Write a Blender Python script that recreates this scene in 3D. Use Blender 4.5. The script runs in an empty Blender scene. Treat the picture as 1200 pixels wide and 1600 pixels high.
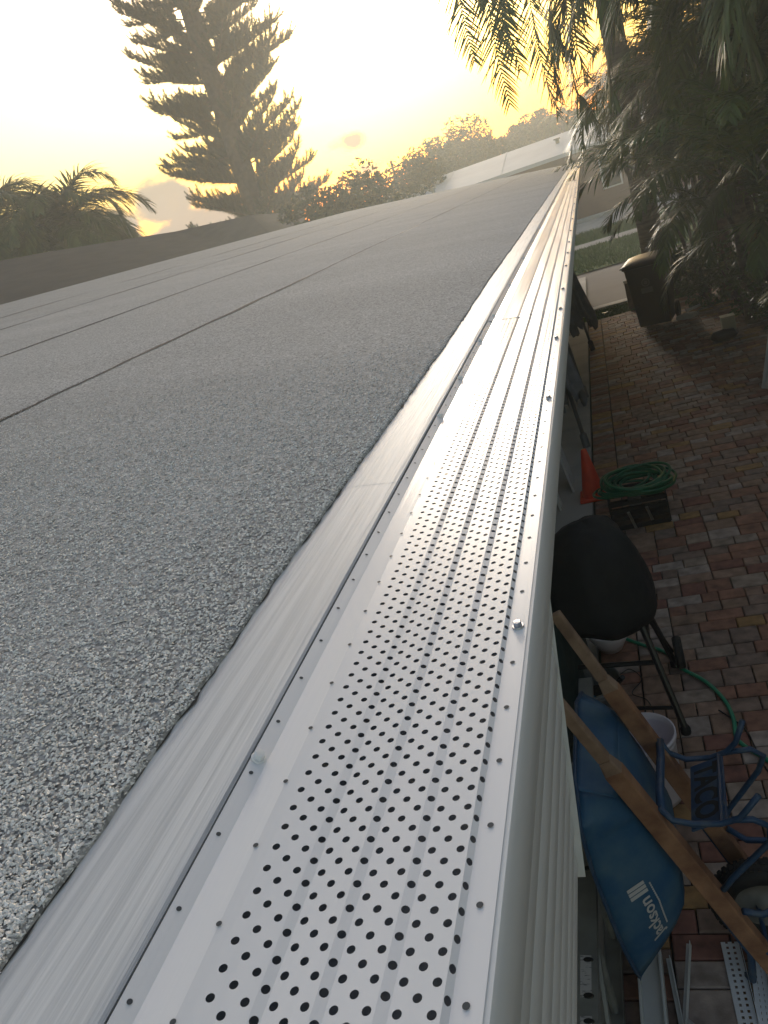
import bpy, bmesh, math, random
from math import sin, cos, pi, radians as rad
from mathutils import Vector as V, Matrix, Quaternion, noise as mn

random.seed(7)
SC = bpy.context.scene
COL = SC.collection
GZ = -2.85            # ground level; the camera's lens is the origin, +Y runs along the gutter

# ------------------------------------------------------------------ camera
# rows: world X, Y, Z axes written in lens coordinates (right, down, forward)
def _lens(phi=19.0, vp=(909, 232), f=1200.0, c=(600, 800)):
    p = rad(phi); d = V((sin(p), cos(p)))
    h = (V(c) - V(vp)).dot(d)
    nad = V((d.x*f*f/h, d.y*f*f/h, f)).normalized()
    up = -nad
    fw = V((vp[0]-c[0], vp[1]-c[1], f)).normalized()
    fw = (fw - up*fw.dot(up)).normalized()
    rt = fw.cross(up)
    return Matrix((rt, fw, up))
RW = _lens()
cam_d = bpy.data.cameras.new('camera'); cam = bpy.data.objects.new('camera', cam_d); COL.objects.link(cam)
cam.matrix_world = Matrix((RW @ V((1,0,0)), RW @ V((0,-1,0)), RW @ V((0,0,-1)))).transposed().to_4x4()
cam_d.sensor_fit = 'VERTICAL'; cam_d.sensor_height = 24; cam_d.lens = 18
cam_d.clip_start = 0.01; cam_d.clip_end = 3000
SC.camera = cam

SUN_AZ, SUN_EL = -11.0, 10.5      # degrees east of +Y, above the horizon
# ------------------------------------------------------------------ sky
W = bpy.data.worlds.new('World'); SC.world = W; W.use_nodes = True
wn, wl = W.node_tree.nodes, W.node_tree.links
wn.clear()
wo = wn.new('ShaderNodeOutputWorld'); bg = wn.new('ShaderNodeBackground'); wl.new(bg.outputs[0], wo.inputs[0])
sky = wn.new('ShaderNodeTexSky'); sky.sky_type = 'NISHITA'; sky.sun_disc = False
sky.sun_elevation = rad(SUN_EL); sky.sun_rotation = rad(SUN_AZ)
sky.air_density = 1.0; sky.dust_density = 1.6; sky.ozone_density = 1.2; sky.altitude = 0
bg.inputs[1].default_value = 0.13
def wmath(op, a, b=None, c=None):
    n = wn.new('ShaderNodeMath'); n.operation = op
    for k, x in enumerate((a, b, c)):
        if x is None: continue
        if isinstance(x, (int, float)): n.inputs[k].default_value = x
        else: wl.new(x, n.inputs[k])
    return n.outputs[0]
# small bands of broken cloud: soft ellipses by compass direction, eaten by noise
geo = wn.new('ShaderNodeTexCoord'); sep = wn.new('ShaderNodeSeparateXYZ'); wl.new(geo.outputs['Generated'], sep.inputs[0])
azn = wmath('ARCTAN2', sep.outputs[0], sep.outputs[1]); eln = wmath('ARCSINE', sep.outputs[2])
nz = wn.new('ShaderNodeTexNoise'); nz.inputs['Scale'].default_value = 34; nz.inputs['Detail'].default_value = 6
mp = wn.new('ShaderNodeMapping'); mp.inputs['Scale'].default_value = (1, 1, 1.6); wl.new(geo.outputs['Generated'], mp.inputs[0]); wl.new(mp.outputs[0], nz.inputs[0])
CLOUDS = [(-27.6, 5.4, 2.6, 1.7, 1.7), (-26.0, 3.0, 4.2, 2.0, 1.8), (-31.5, 4.0, 2.4, 2.4, 1.4), (-14.6, 5.2, 1.7, .62, .95), (-13.6, 3.3, 1.6, .5, .9),
          (-14.6, 11.6, 1.1, .35, .45), (-45, 5, 6, 1.6, .8), (-60, 8, 9, 2.0, .8), (14, 4, 5, 1.0, .8), (35, 7, 8, 2, .8), (70, 6, 9, 2.5, .8),
          (120, 9, 12, 3, .8), (-110, 8, 12, 3, .8), (170, 7, 12, 3, .8)]
cm = None
for a, e, ra_, re_, s in CLOUDS:
    dx = wmath('DIVIDE', wmath('SUBTRACT', azn, rad(a)), rad(ra_))
    dy = wmath('DIVIDE', wmath('SUBTRACT', eln, rad(e)), rad(re_))
    r2 = wmath('ADD', wmath('MULTIPLY', dx, dx), wmath('MULTIPLY', dy, dy))
    v = wmath('MULTIPLY', wmath('SUBTRACT', 1.0, r2), s)
    cm = v if cm is None else wmath('MAXIMUM', cm, v)
cmr = wmath('ADD', cm, wmath('MULTIPLY', wmath('SUBTRACT', nz.outputs[0], 0.56), 2.6))
ms = wn.new('ShaderNodeMapRange'); ms.inputs[1].default_value = -.25; ms.inputs[2].default_value = 0.9; ms.interpolation_type = 'SMOOTHSTEP'; wl.new(cmr, ms.inputs[0])
# thin bright veil of evening cloud lit from behind by the low sun
glow = wn.new('ShaderNodeVectorMath'); glow.operation = 'DOT_PRODUCT'
nrm = wn.new('ShaderNodeVectorMath'); nrm.operation = 'NORMALIZE'; wl.new(geo.outputs['Generated'], nrm.inputs[0])
wl.new(nrm.outputs[0], glow.inputs[0])
sd = V((sin(rad(SUN_AZ))*cos(rad(SUN_EL)), cos(rad(SUN_AZ))*cos(rad(SUN_EL)), sin(rad(SUN_EL))))
glow.inputs[1].default_value = sd
g1 = wmath('POWER', wmath('MAXIMUM', glow.outputs['Value'], 0.0), 19.0)
gm = wn.new('ShaderNodeMix'); gm.data_type = 'RGBA'; gm.blend_type = 'ADD'
gm.inputs[0].default_value = 1.0
gc = wn.new('ShaderNodeMix'); gc.data_type = 'RGBA'; gc.blend_type = 'MULTIPLY'; gc.inputs[0].default_value = 1.0
gc.inputs[6].default_value = (4.8, 4.4, 3.5, 1)
wl.new(g1, gc.inputs[7]); wl.new(sky.outputs[0], gm.inputs[6]); wl.new(gc.outputs[2], gm.inputs[7])
# thicker, redder air towards the horizon
er = wn.new('ShaderNodeValToRGB'); er.color_ramp.elements[0].position = .50; er.color_ramp.elements[0].color = (.29,.14,.055,1)
er.color_ramp.elements[1].position = .66; er.color_ramp.elements[1].color = (1,.82,.715,1)
for p_, c_ in ((.512,(.32,.135,.036,1)), (.53,(.36,.19,.04,1)), (.56,(.52,.39,.11,1)), (.60,(.8,.68,.37,1))):
    e_ = er.color_ramp.elements.new(p_); e_.color = c_
wl.new(wmath('ADD', wmath('MULTIPLY', sep.outputs[2], .5), .5), er.inputs[0])
em = wn.new('ShaderNodeMix'); em.data_type = 'RGBA'; em.blend_type = 'MULTIPLY'; em.inputs[0].default_value = 1
wl.new(gm.outputs[2], em.inputs[6]); wl.new(er.outputs[0], em.inputs[7])
cx = wn.new('ShaderNodeMix'); cx.data_type = 'RGBA'
wl.new(wmath('MULTIPLY', ms.outputs[0], .97), cx.inputs[0]); wl.new(em.outputs[2], cx.inputs[6]); cx.inputs[7].default_value = (.95, .85, .80, 1)
wl.new(cx.outputs[2], bg.inputs[0])

# ------------------------------------------------------------------ sun
sl = bpy.data.lights.new('sun', 'SUN'); sl.energy = 1.0; sl.angle = rad(12); sl.color = (1, .93, .82)
so = bpy.data.objects.new('sun', sl); COL.objects.link(so)
so.rotation_euler = sd.to_track_quat('Z', 'Y').to_euler()
SC.view_settings.view_transform = 'Standard'; SC.view_settings.look = 'None'
SC.view_settings.gamma = 1; SC.view_settings.exposure = 1.36
SC.view_settings.use_curve_mapping = False
SC.cycles.max_bounces = 8; SC.cycles.volume_bounces = 1; SC.cycles.transparent_max_bounces = 8
SC.cycles.use_denoising = True

# ------------------------------------------------------------------ materials
def nmat(name):
    m = bpy.data.materials.new(name); m.use_nodes = True
    return m, m.node_tree.nodes, m.node_tree.links, m.node_tree.nodes['Principled BSDF']
def mat(name, col, rough=.6, col2=None, scale=8, stretch=(1,1,1), bump=0, bscale=None, metal=0, spec=None, detail=5, coords='Object', jit=0, lo=.35, hi=.65, sheen=0, bdist=.01):
    """colour varied by stretched noise between col and col2, optional bump and per-object brightness jitter"""
    m, n, l, b = nmat(name)
    tc = n.new('ShaderNodeTexCoord'); mpn = n.new('ShaderNodeMapping'); mpn.inputs['Scale'].default_value = stretch
    l.new(tc.outputs[coords], mpn.inputs[0])
    b.inputs['Roughness'].default_value = rough; b.inputs['Metallic'].default_value = metal
    if spec is not None: b.inputs['Specular IOR Level'].default_value = spec
    out = None
    if col2 is not None:
        t = n.new('ShaderNodeTexNoise'); t.inputs['Scale'].default_value = scale; t.inputs['Detail'].default_value = detail
        l.new(mpn.outputs[0], t.inputs[0])
        r = n.new('ShaderNodeValToRGB'); r.color_ramp.elements[0].position = lo; r.color_ramp.elements[1].position = hi
        r.color_ramp.elements[0].color = (*col, 1); r.color_ramp.elements[1].color = (*col2, 1)
        l.new(t.outputs[0], r.inputs[0]); out = r.outputs[0]
    if jit:
        h = n.new('ShaderNodeHueSaturation')
        oi = n.new('ShaderNodeObjectInfo'); gi = n.new('ShaderNodeNewGeometry')
        a = n.new('ShaderNodeMath'); a.operation = 'ADD'; l.new(oi.outputs['Random'], a.inputs[0]); l.new(gi.outputs['Random Per Island'], a.inputs[1])
        f = n.new('ShaderNodeMath'); f.operation = 'FRACT'; l.new(a.outputs[0], f.inputs[0])
        mr = n.new('ShaderNodeMapRange'); mr.inputs[3].default_value = 1-jit; mr.inputs[4].default_value = 1+jit
        l.new(f.outputs[0], mr.inputs[0]); l.new(mr.outputs[0], h.inputs['Value'])
        if out is None: h.inputs['Color'].default_value = (*col, 1)
        else: l.new(out, h.inputs['Color'])
        out = h.outputs[0]
    if out is None: b.inputs['Base Color'].default_value = (*col, 1)
    else: l.new(out, b.inputs['Base Color'])
    if bump:
        t2 = n.new('ShaderNodeTexNoise'); t2.inputs['Scale'].default_value = bscale or scale*3; t2.inputs['Detail'].default_value = 4
        l.new(mpn.outputs[0], t2.inputs[0])
        bp = n.new('ShaderNodeBump'); bp.inputs['Strength'].default_value = bump; bp.inputs['Distance'].default_value = bdist
        l.new(t2.outputs[0], bp.inputs['Height']); l.new(bp.outputs[0], b.inputs['Normal'])
    return m

M = {}
M['white'] = mat('white_coil_metal', (.80,.80,.79), .30, (.76,.765,.76), 3, (6, 1, 6), bump=.4, bscale=2.2, bdist=.004, spec=.5)
M['guard'] = mat('white_guard_metal', (.76,.76,.775), .38, (.73,.735,.75), 4, (16, .45, 16), bump=.5, bscale=2.4, bdist=.003, spec=.25)
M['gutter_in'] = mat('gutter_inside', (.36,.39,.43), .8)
M['hole'] = mat('painted_hole_shade', (.05,.06,.07), .8)  # dark colour standing in for the shade inside the fixing holes
M['drip'] = mat('brushed_grey_coating', (.52,.535,.55), .55, (.66,.67,.68), 260, (1, .022, 1), bump=.6, bscale=420, bdist=.0012, lo=.38, hi=.62)
M['bitumen'] = mat('bitumen', (.035,.032,.03), .8, (.07,.065,.06), 60)
M['zinc'] = mat('zinc_screw', (.45,.46,.5), .35, metal=.8)
M['stucco'] = mat('white_stucco', (.66,.65,.62), .8, (.6,.59,.55), 3, bump=.4, bscale=120)
M['concrete'] = mat('pale_concrete', (.46,.44,.40), .85, (.36,.34,.31), 2.5, bump=.3, bscale=90)
M['kerb'] = mat('kerb_concrete', (.55,.53,.49), .85, (.45,.43,.4), 3)
M['asphalt'] = mat('street_asphalt', (.16,.14,.13), .9, (.2,.18,.165), .8, bump=.3, bscale=60)
M['dirt'] = mat('joint_sand', (.09,.075,.06), .95, (.05,.045,.04), 12)
M['wood'] = mat('handle_wood', (.19,.09,.05), .65, (.34,.18,.10), 14, (1, .12, 1), bump=.25, bscale=60)
M['wood_grip'] = mat('worn_grip_wood', (.20,.125,.085), .65, (.34,.23,.16), 14, (1,.15,1))
M['tray'] = mat('blue_tray_paint', (.016,.085,.18), .55, (.075,.155,.21), 9, lo=.42, hi=.85, bump=.15, bscale=30, detail=10)
M['tube'] = mat('blue_tube_paint', (.018,.055,.12), .45, (.08,.11,.14), 22, lo=.5, hi=.8)
M['rubber'] = mat('black_rubber', (.012,.012,.012), .75)
M['black'] = mat('black_steel', (.012,.012,.014), .35)
M['cover'] = mat('black_fabric_cover', (.005,.006,.008), .75, (.010,.011,.013), 10, bump=.5, bscale=9, bdist=.03)
M['bucket'] = mat('white_bucket_plastic', (.66,.6,.64), .45)
M['pvc'] = mat('white_vinyl', (.6,.6,.58), .5, (.52,.52,.5), 6)
M['label'] = None
M['alu'] = mat('dull_aluminium', (.33,.33,.30), .45, (.24,.24,.22), 9, metal=.55)
M['orange'] = mat('orange_cone_plastic', (.75,.07,.02), .5, (.6,.05,.015), 9)
M['hose'] = mat('green_hose', (.012,.13,.055), .4, (.008,.09,.04), 8)
M['hose2'] = mat('pale_green_hose', (.02,.25,.14), .4)
M['bin'] = mat('grey_green_bin', (.028,.03,.028), .45, bump=.1, bscale=60)
M['emblem'] = mat('emblem_print', (.1,.1,.095), .5)
M['teal'] = mat('dark_teal_fabric', (.012,.03,.028), .7, (.03,.05,.045), 5, bump=.6, bscale=7, bdist=.03)
M['greyplastic'] = mat('cloudy_grey_plastic', (.2,.2,.19), .5, (.12,.12,.11), 9)
M['yellowlabel'] = mat('cream_paper', (.45,.42,.28), .6)
M['bluecloth'] = mat('blue_cloth', (.03,.14,.22), .8)
M['umb'] = mat('grey_canvas', (.2,.2,.21), .8, (.15,.15,.16), 8, bump=.3, bscale=15)
M['umbpole'] = mat('grey_pole', (.12,.12,.12), .4)
M['soil'] = mat('mulch', (.035,.028,.02), .95, (.06,.045,.03), 20, bump=.6)
M['grass'] = mat('lawn_blades', (.045,.11,.02), .7, (.07,.15,.03), 3, jit=.3)
M['lawn'] = mat('lawn_ground', (.045,.10,.02), .9, (.065,.13,.03), 2.2, bump=.5, bscale=40)
M['land'] = mat('far_ground', (.07,.075,.045), .95, (.1,.09,.06), .05)
M['bark'] = mat('grey_bark', (.11,.09,.07), .9, (.06,.05,.04), 8, bump=.8, bscale=30, bdist=.03)
M['palmbark'] = mat('ringed_palm_bark', (.16,.14,.11), .9, (.08,.07,.055), 4, (1,1,6), bump=.8, bscale=6, bdist=.03)
M['boot'] = mat('dead_frond_fibre', (.15,.1,.06), .9, (.07,.05,.035), 12)
def leafmat(name, a, b_, rough=.4, spec=.5, trans=.0):
    m = mat(name, a, rough, b_, 1.2, jit=.35, lo=.4, hi=.6, spec=spec)
    if trans:
        n, l = m.node_tree.nodes, m.node_tree.links
        o = n['Material Output']; pb = n['Principled BSDF']
        t = n.new('ShaderNodeBsdfTranslucent'); t.inputs[0].default_value = (a[0]*1.6, a[1]*1.7, a[2]*.8, 1)
        mx = n.new('ShaderNodeMixShader'); mx.inputs[0].default_value = trans
        l.new(pb.outputs[0], mx.inputs[1]); l.new(t.outputs[0], mx.inputs[2]); l.new(mx.outputs[0], o.inputs[0])
    return m
M['frond'] = leafmat('palm_leaflet', (.042,.078,.014), (.075,.12,.024), .45, .4, .15)
M['frond_old'] = leafmat('olive_palm_leaflet', (.06,.07,.025), (.08,.09,.035), .4, .5, .15)
M['leaf'] = leafmat('broad_leaf', (.034,.068,.012), (.06,.105,.02), .4, .5, .15)
M['leaf_far'] = leafmat('far_leaf', (.03,.055,.022), (.05,.078,.03), .6, .3, .1)
M['needle'] = leafmat('pine_needle', (.018,.045,.025), (.03,.062,.035), .6, .3, .08)
M['wall_far'] = mat('rosy_siding', (.30,.19,.145), .85, (.26,.165,.13), 1.5)
M['tile_white'] = mat('white_painted_roof', (.68,.67,.66), .7, (.6,.59,.58), .6, bump=.2, bscale=5)
M['dark_roof'] = mat('dark_shingle', (.07,.065,.06), .9, (.05,.047,.045), 2, (3,.5,1), bump=.5, bscale=12)
M['glass'] = mat('dark_window_glass', (.03,.045,.05), .08, spec=.8)
M['frame'] = mat('white_frame', (.6,.6,.58), .5)

def granule_sheet():
    """mineral cap sheet: cell by cell grey chips, coarse relief; fine mottling over metres"""
    m, n, l, b = nmat('mineral_cap_sheet'); b.inputs['Roughness'].default_value = .95; b.inputs['Specular IOR Level'].default_value = .08
    tc = n.new('ShaderNodeTexCoord')
    v = n.new('ShaderNodeTexVoronoi'); v.inputs['Scale'].default_value = 330; l.new(tc.outputs['Object'], v.inputs[0])
    sc_ = n.new('ShaderNodeSeparateColor'); l.new(v.outputs['Color'], sc_.inputs[0])
    r = n.new('ShaderNodeValToRGB'); r.color_ramp.elements[0].color = (.20,.197,.19,1); r.color_ramp.elements[1].color = (.66,.65,.635,1)
    e = r.color_ramp.elements.new(.25); e.color = (.35,.345,.336,1); e = r.color_ramp.elements.new(.75); e.color = (.485,.477,.465,1)
    l.new(sc_.outputs[0], r.inputs[0])
    big = n.new('ShaderNodeTexNoise'); big.inputs['Scale'].default_value = 1.3; big.inputs['Detail'].default_value = 6
    mpn = n.new('ShaderNodeMapping'); mpn.inputs['Scale'].default_value = (.45, 2.0, 1); l.new(tc.outputs['Object'], mpn.inputs[0]); l.new(mpn.outputs[0], big.inputs[0])
    r2 = n.new('ShaderNodeMapRange'); r2.inputs[1].default_value = .3; r2.inputs[2].default_value = .7; r2.inputs[3].default_value = .86; r2.inputs[4].default_value = .99; l.new(big.outputs[0], r2.inputs[0])
    oi = n.new('ShaderNodeObjectInfo'); r3 = n.new('ShaderNodeMapRange'); r3.inputs[3].default_value = .93; r3.inputs[4].default_value = 1.05; l.new(oi.outputs['Random'], r3.inputs[0])
    mm = n.new('ShaderNodeMath'); mm.operation = 'MULTIPLY'; l.new(r2.outputs[0], mm.inputs[0]); l.new(r3.outputs[0], mm.inputs[1])
    hs = n.new('ShaderNodeHueSaturation'); l.new(mm.outputs[0], hs.inputs['Value']); l.new(r.outputs[0], hs.inputs['Color'])
    l.new(hs.outputs[0], b.inputs['Base Color'])
    iv = n.new('ShaderNodeMath'); iv.operation = 'SUBTRACT'; iv.inputs[0].default_value = 1; l.new(v.outputs['Distance'], iv.inputs[1])
    bp = n.new('ShaderNodeBump'); bp.inputs['Strength'].default_value = .28; bp.inputs['Distance'].default_value = .0009; l.new(iv.outputs[0], bp.inputs['Height'])
    l.new(bp.outputs[0], b.inputs['Normal'])
    return m
M['sheet'] = granule_sheet()
M['chip'] = mat('mineral_chip', (.78,.755,.715), .85, jit=.36, spec=.4)
def paver_mat():
    m, n, l, b = nmat('concrete_paver'); b.inputs['Roughness'].default_value = .85
    oi = n.new('ShaderNodeObjectInfo'); gi = n.new('ShaderNodeNewGeometry'); a = n.new('ShaderNodeMath'); a.operation = 'ADD'
    l.new(oi.outputs['Random'], a.inputs[0]); l.new(gi.outputs['Random Per Island'], a.inputs[1])
    f = n.new('ShaderNodeMath'); f.operation = 'FRACT'; l.new(a.outputs[0], f.inputs[0])
    r = n.new('ShaderNodeValToRGB'); r.color_ramp.interpolation = 'CONSTANT'
    cols = [(.22,.115,.08), (.24,.16,.115), (.27,.215,.175), (.19,.09,.07), (.27,.165,.07), (.21,.15,.12), (.30,.25,.22), (.25,.13,.09), (.19,.14,.115), (.27,.18,.135)]
    cols = [(a*1.18, b*1.12, c*1.08) for a, b, c in cols]
    r.color_ramp.elements[0].color = (*cols[0],1); r.color_ramp.elements[1].position = .1; r.color_ramp.elements[1].color = (*cols[1],1)
    for i, c in enumerate(cols[2:]):
        e = r.color_ramp.elements.new((i+2)/10); e.color = (*c, 1)
    l.new(f.outputs[0], r.inputs[0])
    tc = n.new('ShaderNodeTexCoord'); t = n.new('ShaderNodeTexNoise'); t.inputs['Scale'].default_value = 14; t.inputs['Detail'].default_value = 6
    ge = n.new('ShaderNodeNewGeometry'); l.new(ge.outputs['Position'], t.inputs[0])
    mr = n.new('ShaderNodeMapRange'); mr.inputs[1].default_value = .3; mr.inputs[2].default_value = .7; mr.inputs[3].default_value = .62; mr.inputs[4].default_value = 1.32; l.new(t.outputs[0], mr.inputs[0])
    hs = n.new('ShaderNodeHueSaturation'); l.new(r.outputs[0], hs.inputs['Color']); l.new(mr.outputs[0], hs.inputs['Value']); l.new(hs.outputs[0], b.inputs['Base Color'])
    t2 = n.new('ShaderNodeTexNoise'); t2.inputs['Scale'].default_value = 120; l.new(ge.outputs['Position'], t2.inputs[0])
    bp = n.new('ShaderNodeBump'); bp.inputs['Strength'].default_value = .4; bp.inputs['Distance'].default_value = .004; l.new(t2.outputs[0], bp.inputs['Height']); l.new(bp.outputs[0], b.inputs['Normal'])
    return m
M['paver'] = paver_mat()
def label_mat():
    m, n, l, b = nmat('printed_label'); b.inputs['Roughness'].default_value = .5
    tc = n.new('ShaderNodeTexCoord'); mpn = n.new('ShaderNodeMapping'); mpn.inputs['Scale'].default_value = (60, 260, 1); l.new(tc.outputs['Object'], mpn.inputs[0])
    t = n.new('ShaderNodeTexNoise'); t.inputs['Scale'].default_value = 1; l.new(mpn.outputs[0], t.inputs[0])
    r = n.new('ShaderNodeValToRGB'); r.color_ramp.elements[0].position = .36; r.color_ramp.elements[1].position = .44
    r.color_ramp.elements[0].color = (.2,.19,.18,1); r.color_ramp.elements[1].color = (.48,.45,.42,1)
    l.new(t.outputs[0], r.inputs[0]); l.new(r.outputs[0], b.inputs['Base Color']); return m
M['label'] = label_mat()

# ------------------------------------------------------------------ mesh helpers
class MB:
    def __init__(s): s.v = []; s.f = []
    def add(s, vs, fs):
        o = len(s.v); s.v.extend([tuple(x) for x in vs]); s.f.extend([tuple(o+i for i in f) for f in fs])
    def quad(s, a, b, c, d): s.add((a, b, c, d), ((0,1,2,3),))
    def box(s, c, size, mtx=None):
        x, y, z = size[0]/2, size[1]/2, size[2]/2
        vs = [V((i*x, j*y, k*z)) for i in (-1,1) for j in (-1,1) for k in (-1,1)]
        if mtx is not None: vs = [mtx @ q for q in vs]
        vs = [q + V(c) for q in vs]
        s.add(vs, ((0,1,3,2),(4,6,7,5),(0,4,5,1),(2,3,7,6),(0,2,6,4),(1,5,7,3)))
    def bar(s, a, b, w, h, up=(0,0,1), w2=None, h2=None):
        a, b = V(a), V(b); t = (b-a).normalized(); x = t.cross(V(up))
        if x.length < 1e-4: x = t.cross(V((1,0,0)))
        x.normalize(); y = x.cross(t)
        w2 = w if w2 is None else w2; h2 = h if h2 is None else h2
        vs = []
        for p, ww, hh in ((a, w, h), (b, w2, h2)):
            vs += [p + x*i*ww/2 + y*j*hh/2 for i, j in ((-1,-1),(1,-1),(1,1),(-1,1))]
        s.add(vs, ((3,2,1,0),(4,5,6,7),(0,1,5,4),(1,2,6,5),(2,3,7,6),(3,0,4,7)))
    def tube(s, pts, r, n=8, closed=False, caps=True):
        pts = [V(p) for p in pts]; N = len(pts)
        rs = r if isinstance(r, (list, tuple)) else [r]*N
        t0 = (pts[1]-pts[0]).normalized(); x = t0.orthogonal().normalized(); rings = []; vs = []
        for i, p in enumerate(pts):
            if closed: t = (pts[(i+1) % N]-pts[i-1]).normalized()
            else: t = (pts[min(i+1, N-1)]-pts[max(i-1, 0)]).normalized()
            x = (x - t*x.dot(t)); x = x.normalized() if x.length > 1e-6 else t.orthogonal().normalized()
            y = t.cross(x)
            for k in range(n):
                a = 2*pi*k/n; vs.append(p + (x*cos(a)+y*sin(a))*rs[i])
        fs = []
        for i in range(N if closed else N-1):
            j = (i+1) % N
            for k in range(n): fs.append((i*n+k, i*n+(k+1) % n, j*n+(k+1) % n, j*n+k))
        if caps and not closed: fs.append(tuple(range(n-1, -1, -1))); fs.append(tuple((N-1)*n+k for k in range(n)))
        s.add(vs, fs)
    def lathe(s, prof, c=(0,0,0), n=24, f=None):
        vs = []
        for r, z in prof:
            for k in range(n):
                a = 2*pi*k/n; q = V((r*cos(a), r*sin(a), z))
                if f: q = f(q, a)
                vs.append(q + V(c))
        fs = []
        for i in range(len(prof)-1):
            for k in range(n): fs.append((i*n+k, i*n+(k+1) % n, (i+1)*n+(k+1) % n, (i+1)*n+k))
        s.add(vs, fs)
    def strip(s, prof, ys, f=None):
        """open sheet: (x,z) profile swept along y"""
        vs = []
        for y in ys:
            for x, z in prof:
                q = V((x, y, z)); vs.append(f(q) if f else q)
        n = len(prof); fs = [(j*n+i, j*n+i+1, (j+1)*n+i+1, (j+1)*n+i) for j in range(len(ys)-1) for i in range(n-1)]
        s.add(vs, fs)
    def mesh(s, name, smooth=False):
        m = bpy.data.meshes.new(name); m.from_pydata([tuple(q) for q in s.v], [], s.f); m.update()
        if smooth: m.polygons.foreach_set('use_smooth', [True]*len(m.polygons))
        return m
    def build(s, name, mt, parent=None, smooth=False, world=False, solid=0, bevel=0, label=None, kind=None, sub=0):
        me = s.mesh(name, smooth)
        return link(name, me, mt, parent, world, solid, bevel, label, kind, sub)

def link(name, me, mt=None, parent=None, world=False, solid=0, bevel=0, label=None, kind=None, sub=0):
    o = bpy.data.objects.new(name, me); COL.objects.link(o)
    if mt is not None and not me.materials: me.materials.append(mt)
    if parent is not None:
        o.parent = parent
        if world and parent.type == 'EMPTY': o.matrix_parent_inverse = Matrix.Translation(-parent.location)
    if sub:
        md = o.modifiers.new('sub', 'SUBSURF'); md.levels = md.render_levels = sub
    if solid:
        md = o.modifiers.new('solid', 'SOLIDIFY'); md.thickness = solid; md.offset = 0
    if bevel:
        md = o.modifiers.new('bevel', 'BEVEL'); md.width = bevel; md.segments = 2; md.limit_method = 'ANGLE'
    if label: o['label'] = label
    if kind: o['kind'] = kind
    return o
def tag(o, label, cat, group=None):
    o['label'] = label; o['category'] = cat
    if group: o['group'] = group
    return o
def thing(name, label, cat, loc=(0,0,0), rz=0, group=None, mtx=None):
    o = bpy.data.objects.new(name, None); o.empty_display_size = .1; COL.objects.link(o)
    if mtx is not None: o.matrix_world = mtx
    else: o.location = loc; o.rotation_euler = (0,0,rz)
    return tag(o, label, cat, group)
def dup(o, parent=None):
    c = o.copy(); COL.objects.link(c)
    if parent is not None: c.parent = parent
    for ch in list(o.children): dup(ch, c)
    return c

# ================================================================== GROUND
def sheet(name, x0, x1, y0, y1, z, mt, nx=1, ny=1, kind='structure', parent=None):
    b = MB()
    for i in range(nx):
        for j in range(ny):
            xa, xb = x0+(x1-x0)*i/nx, x0+(x1-x0)*(i+1)/nx; ya, yb = y0+(y1-y0)*j/ny, y0+(y1-y0)*(j+1)/ny
            b.quad((xa,ya,z),(xb,ya,z),(xb,yb,z),(xa,yb,z))
    return b.build(name, mt, parent, kind=kind)
sheet('ground', -1500, 1500, -60, 2600, GZ-.06, M['land'])
sheet('sand_bed', -.5, 3.3, -1.5, 14.6, GZ-.05, M['dirt'])
ap = MB()
for i in range(-1, 14):
    ap.box((-.76, i*1.45+.72, GZ-.03), (.48, 1.442, .06))
apron = ap.build('concrete_apron', M['concrete'], kind='structure', bevel=.004)
bk = MB(); bk.box((2.3+1.2, 8, GZ-.02), (2.3, 13, .06)); bk.build('planting_bed', M['soil'], kind='structure')

# street side, running across the end of the drive
sheet('verge_lawn', -14, 14, 14.62, 15.45, GZ-.012, M['lawn'])
b = MB(); b.box((0, 15.6, GZ-.01), (30, .3, .1)); b.build('kerb', M['kerb'], kind='structure', bevel=.02)
sheet('street', -40, 40, 15.75, 21.2, GZ-.05, M['asphalt'])
sheet('lawn', -40, 40, 21.2, 26.6, GZ-.02, M['lawn'])
sheet('footpath', -40, 40, 26.6, 27.9, GZ-.01, M['concrete'])
sheet('far_lawn', -40, 40, 27.9, 31.6, GZ-.02, M['lawn'])
sheet('forecourt', -12, 14, 31.6, 36.6, GZ-.01, M['concrete'])
b = MB(); b.box((1, 36.85, GZ+.05), (26, .35, .14)); b.build('forecourt_kerb', M['kerb'], kind='structure', bevel=.02)

def blades(name, x0, x1, y0, y1, n, h, z=GZ-.02, seed=1):
    rr = random.Random(seed); b = MB()
    for _ in range(n):
        x, y = rr.uniform(x0, x1), rr.uniform(y0, y1); a = rr.uniform(0, pi*2); hh = h*rr.uniform(.5, 1.2); w = .006+hh*.08
        dx, dy = cos(a)*w, sin(a)*w; l = rr.uniform(-.5,.5)*hh; m_ = rr.uniform(-.5,.5)*hh
        b.add(((x-dx,y-dy,z),(x+dx,y+dy,z),(x+l,y+m_,z+hh)), ((0,1,2),))
    o = b.build(name, M['grass'], kind='stuff'); return o
blades('grass', -1.5, 2.5, 14.64, 15.43, 7000, .06, seed=3)
blades('grass', -2.5, 4.5, 21.25, 26.55, 14000, .09, seed=4)
blades('grass', -2.5, 4.5, 28.0, 31.5, 9000, .12, seed=5)

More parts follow.
